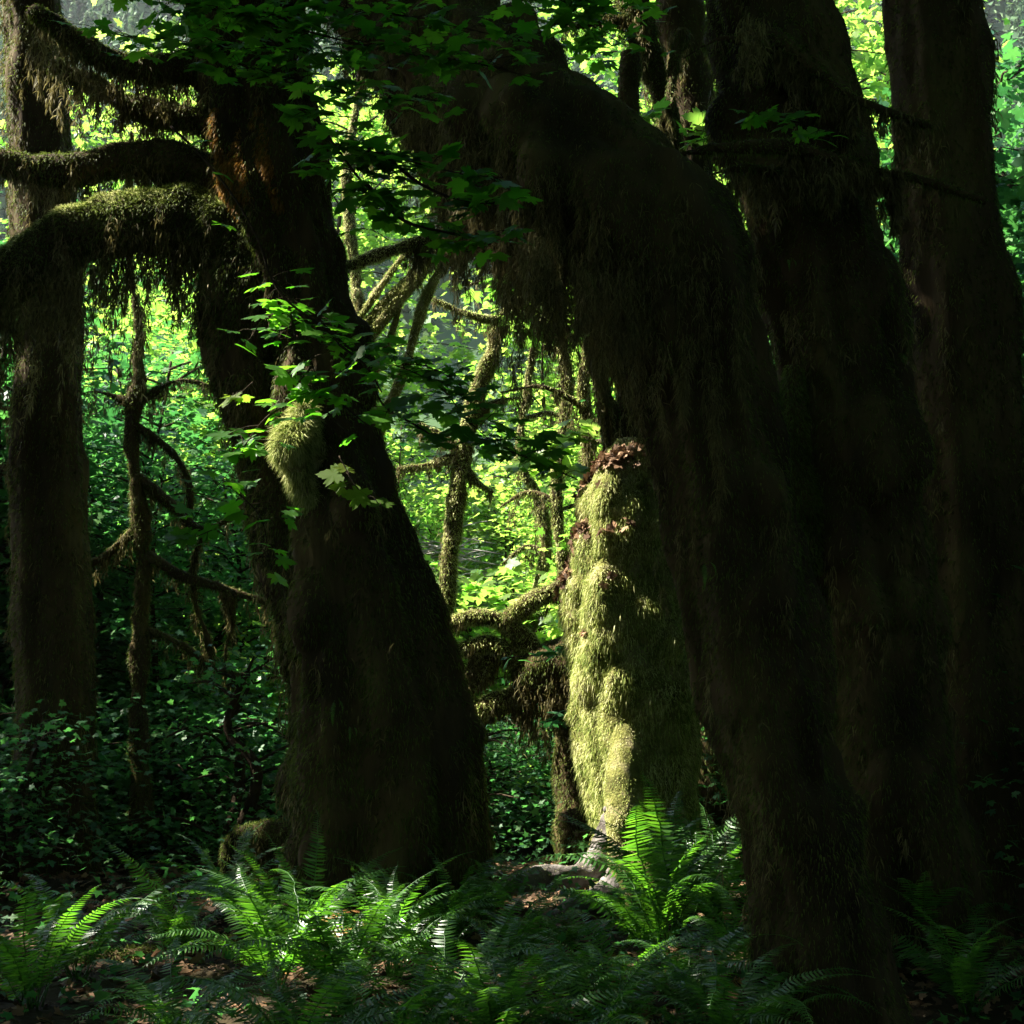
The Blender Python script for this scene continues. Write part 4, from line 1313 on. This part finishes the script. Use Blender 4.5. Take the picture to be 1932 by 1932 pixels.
lit(1380, 440, 9, .15)
for a in ((850, 1178, 12), (900, 1162, 12), (950, 1170, 12), (860, 1225, 12), (920, 1214, 12), (1010, 1126, 12), (985, 1345, 12), (1062, 1400, 12), (900, 1340, 12), (960, 1655, 9.7), (1060, 1640, 9.8)): lit(*a, .13, 1, .4)
lit(1150, 38, 12, .4)
for a in ((460, 1575, 10.1), (520, 1575, 10.1), (480, 1650, 10)): lit(*a, .3, .6, .3)
lit(1050, 850, 11, .4)


SHADE = []  # points darkened by extra leaves put along their sun rays
for a in ((1470, 80), (1530, 130), (1590, 170)): SHADE.append((P(*a, 7.7), .3, 50))
for a in ((1240, 950), (1260, 1150), (1270, 1350), (1270, 1550)): SHADE.append((P(*a, 10.2), .12, 14))
for a in ((1800, 200), (1800, 400), (1810, 600), (1815, 800), (1820, 1000), (1830, 1200), (1835, 1400)): SHADE.append((P(*a, 9.3), .5, 90))
for a in ((1180, 480), (1220, 600), (1240, 720), (1260, 850), (1290, 980), (1320, 1100), (1340, 1220), (1370, 1340), (1400, 1460), (1430, 1580), (1460, 1700), (1490, 1820)): SHADE.append((P(*a, 6.5), .35, 60))
for a in ((560, 950), (580, 1080), (600, 1200), (620, 1320), (640, 1440), (640, 1560), (660, 1660)): SHADE.append((P(*a, 8.8), .28, 50))
for a in ((1480, 600), (1500, 800), (1520, 1000), (1540, 1200), (1560, 1400), (1580, 1600)): SHADE.append((P(*a, 8.0), .35, 60))
for a in ((380, 40), (500, 60), (640, 80), (760, 110), (900, 130), (560, 160), (700, 190)): SHADE.append((P(*a, 5.1), .35, 50))


def canopy():
    mb = MB()

    def scatter(k, x, y, z, s):
        p = np.stack([rng.uniform(*x, k), rng.uniform(*y, k), rng.uniform(*z, k)], -1)
        return p, rng.uniform(*s, k)
    sets = [scatter(36000, (-32, 14), (-16, 13.2), (10.3, 14.5), (.4, .75)),
            scatter(4000, (-30, -15), (13.2, 20), (10, 15), (.4, .7)),
            scatter(7000, (10, 24), (10, 22), (9, 15), (.4, .7)),
            scatter(18000, (-26, 22), (-18, -5), (0, 11), (.35, .65)),
            scatter(12000, (9, 20), (-6, 18), (0, 11), (.35, .6)),
            scatter(6000, (-24, -12), (-6, 11), (0, 11), (.35, .6))]
    pos = np.concatenate([a for a, b in sets])
    sz = np.concatenate([b for a, b in sets])
    ex, es = [], []
    for q, r, k in SHADE:
        up = q + SUN * ((rng.uniform(10.5, 13.5, (k, 1)) - q[2]) / SUN[2])
        off = rng.normal(size=(k, 3)) * r
        ex.append(up + off - (off @ SUN)[:, None] * SUN)
        es.append(rng.uniform(.35, .6, k))
    pos, sz = np.concatenate([pos] + ex), np.concatenate([sz] + es)
    keep = np.ones(len(pos), bool)
    for q, r, part, marg in LIT:
        d = pos - q
        al = d @ SUN
        dist = np.linalg.norm(d - al[:, None] * SUN, axis=1)
        keep &= ~((dist < r + sz * marg) & (al > 0) & (rng.random(len(pos)) < part))
    pos, sz = pos[keep], sz[keep]
    k = len(pos)
    leaves(mb, pos, rand_dir(k, 1, .6), level_dir(k), sz, 'far')
    tag(mb.build('added_shade_canopy', M['leaf_shade']), 'dense unseen maple canopy added overhead and around to shade the wood', 'forest', kind='stuff')


canopy()


# ------------------------------------------------------------------ the air
def air():
    lo, hi = np.array([-430, -430, -3.0]), np.array([430, 530, 175.0])
    c = np.array([[x, y, z] for x in (lo[0], hi[0]) for y in (lo[1], hi[1]) for z in (lo[2], hi[2])])
    mb = MB()
    mb.add(c, None, [[0, 1, 3, 2], [4, 6, 7, 5], [0, 4, 5, 1], [2, 3, 7, 6], [0, 2, 6, 4], [1, 5, 7, 3]])
    m, nt, out = nodes('haze')
    v = nt.nodes.new('ShaderNodeVolumePrincipled')
    v.inputs['Color'].default_value = (.86, .92, .95, 1)
    v.inputs['Density'].default_value = HAZE
    v.inputs['Anisotropy'].default_value = .3
    nt.links.new(v.outputs[0], out.inputs['Volume'])
    tag(mb.build('haze', m, smooth=False), kind='stuff')


HAZE = .0002
air()
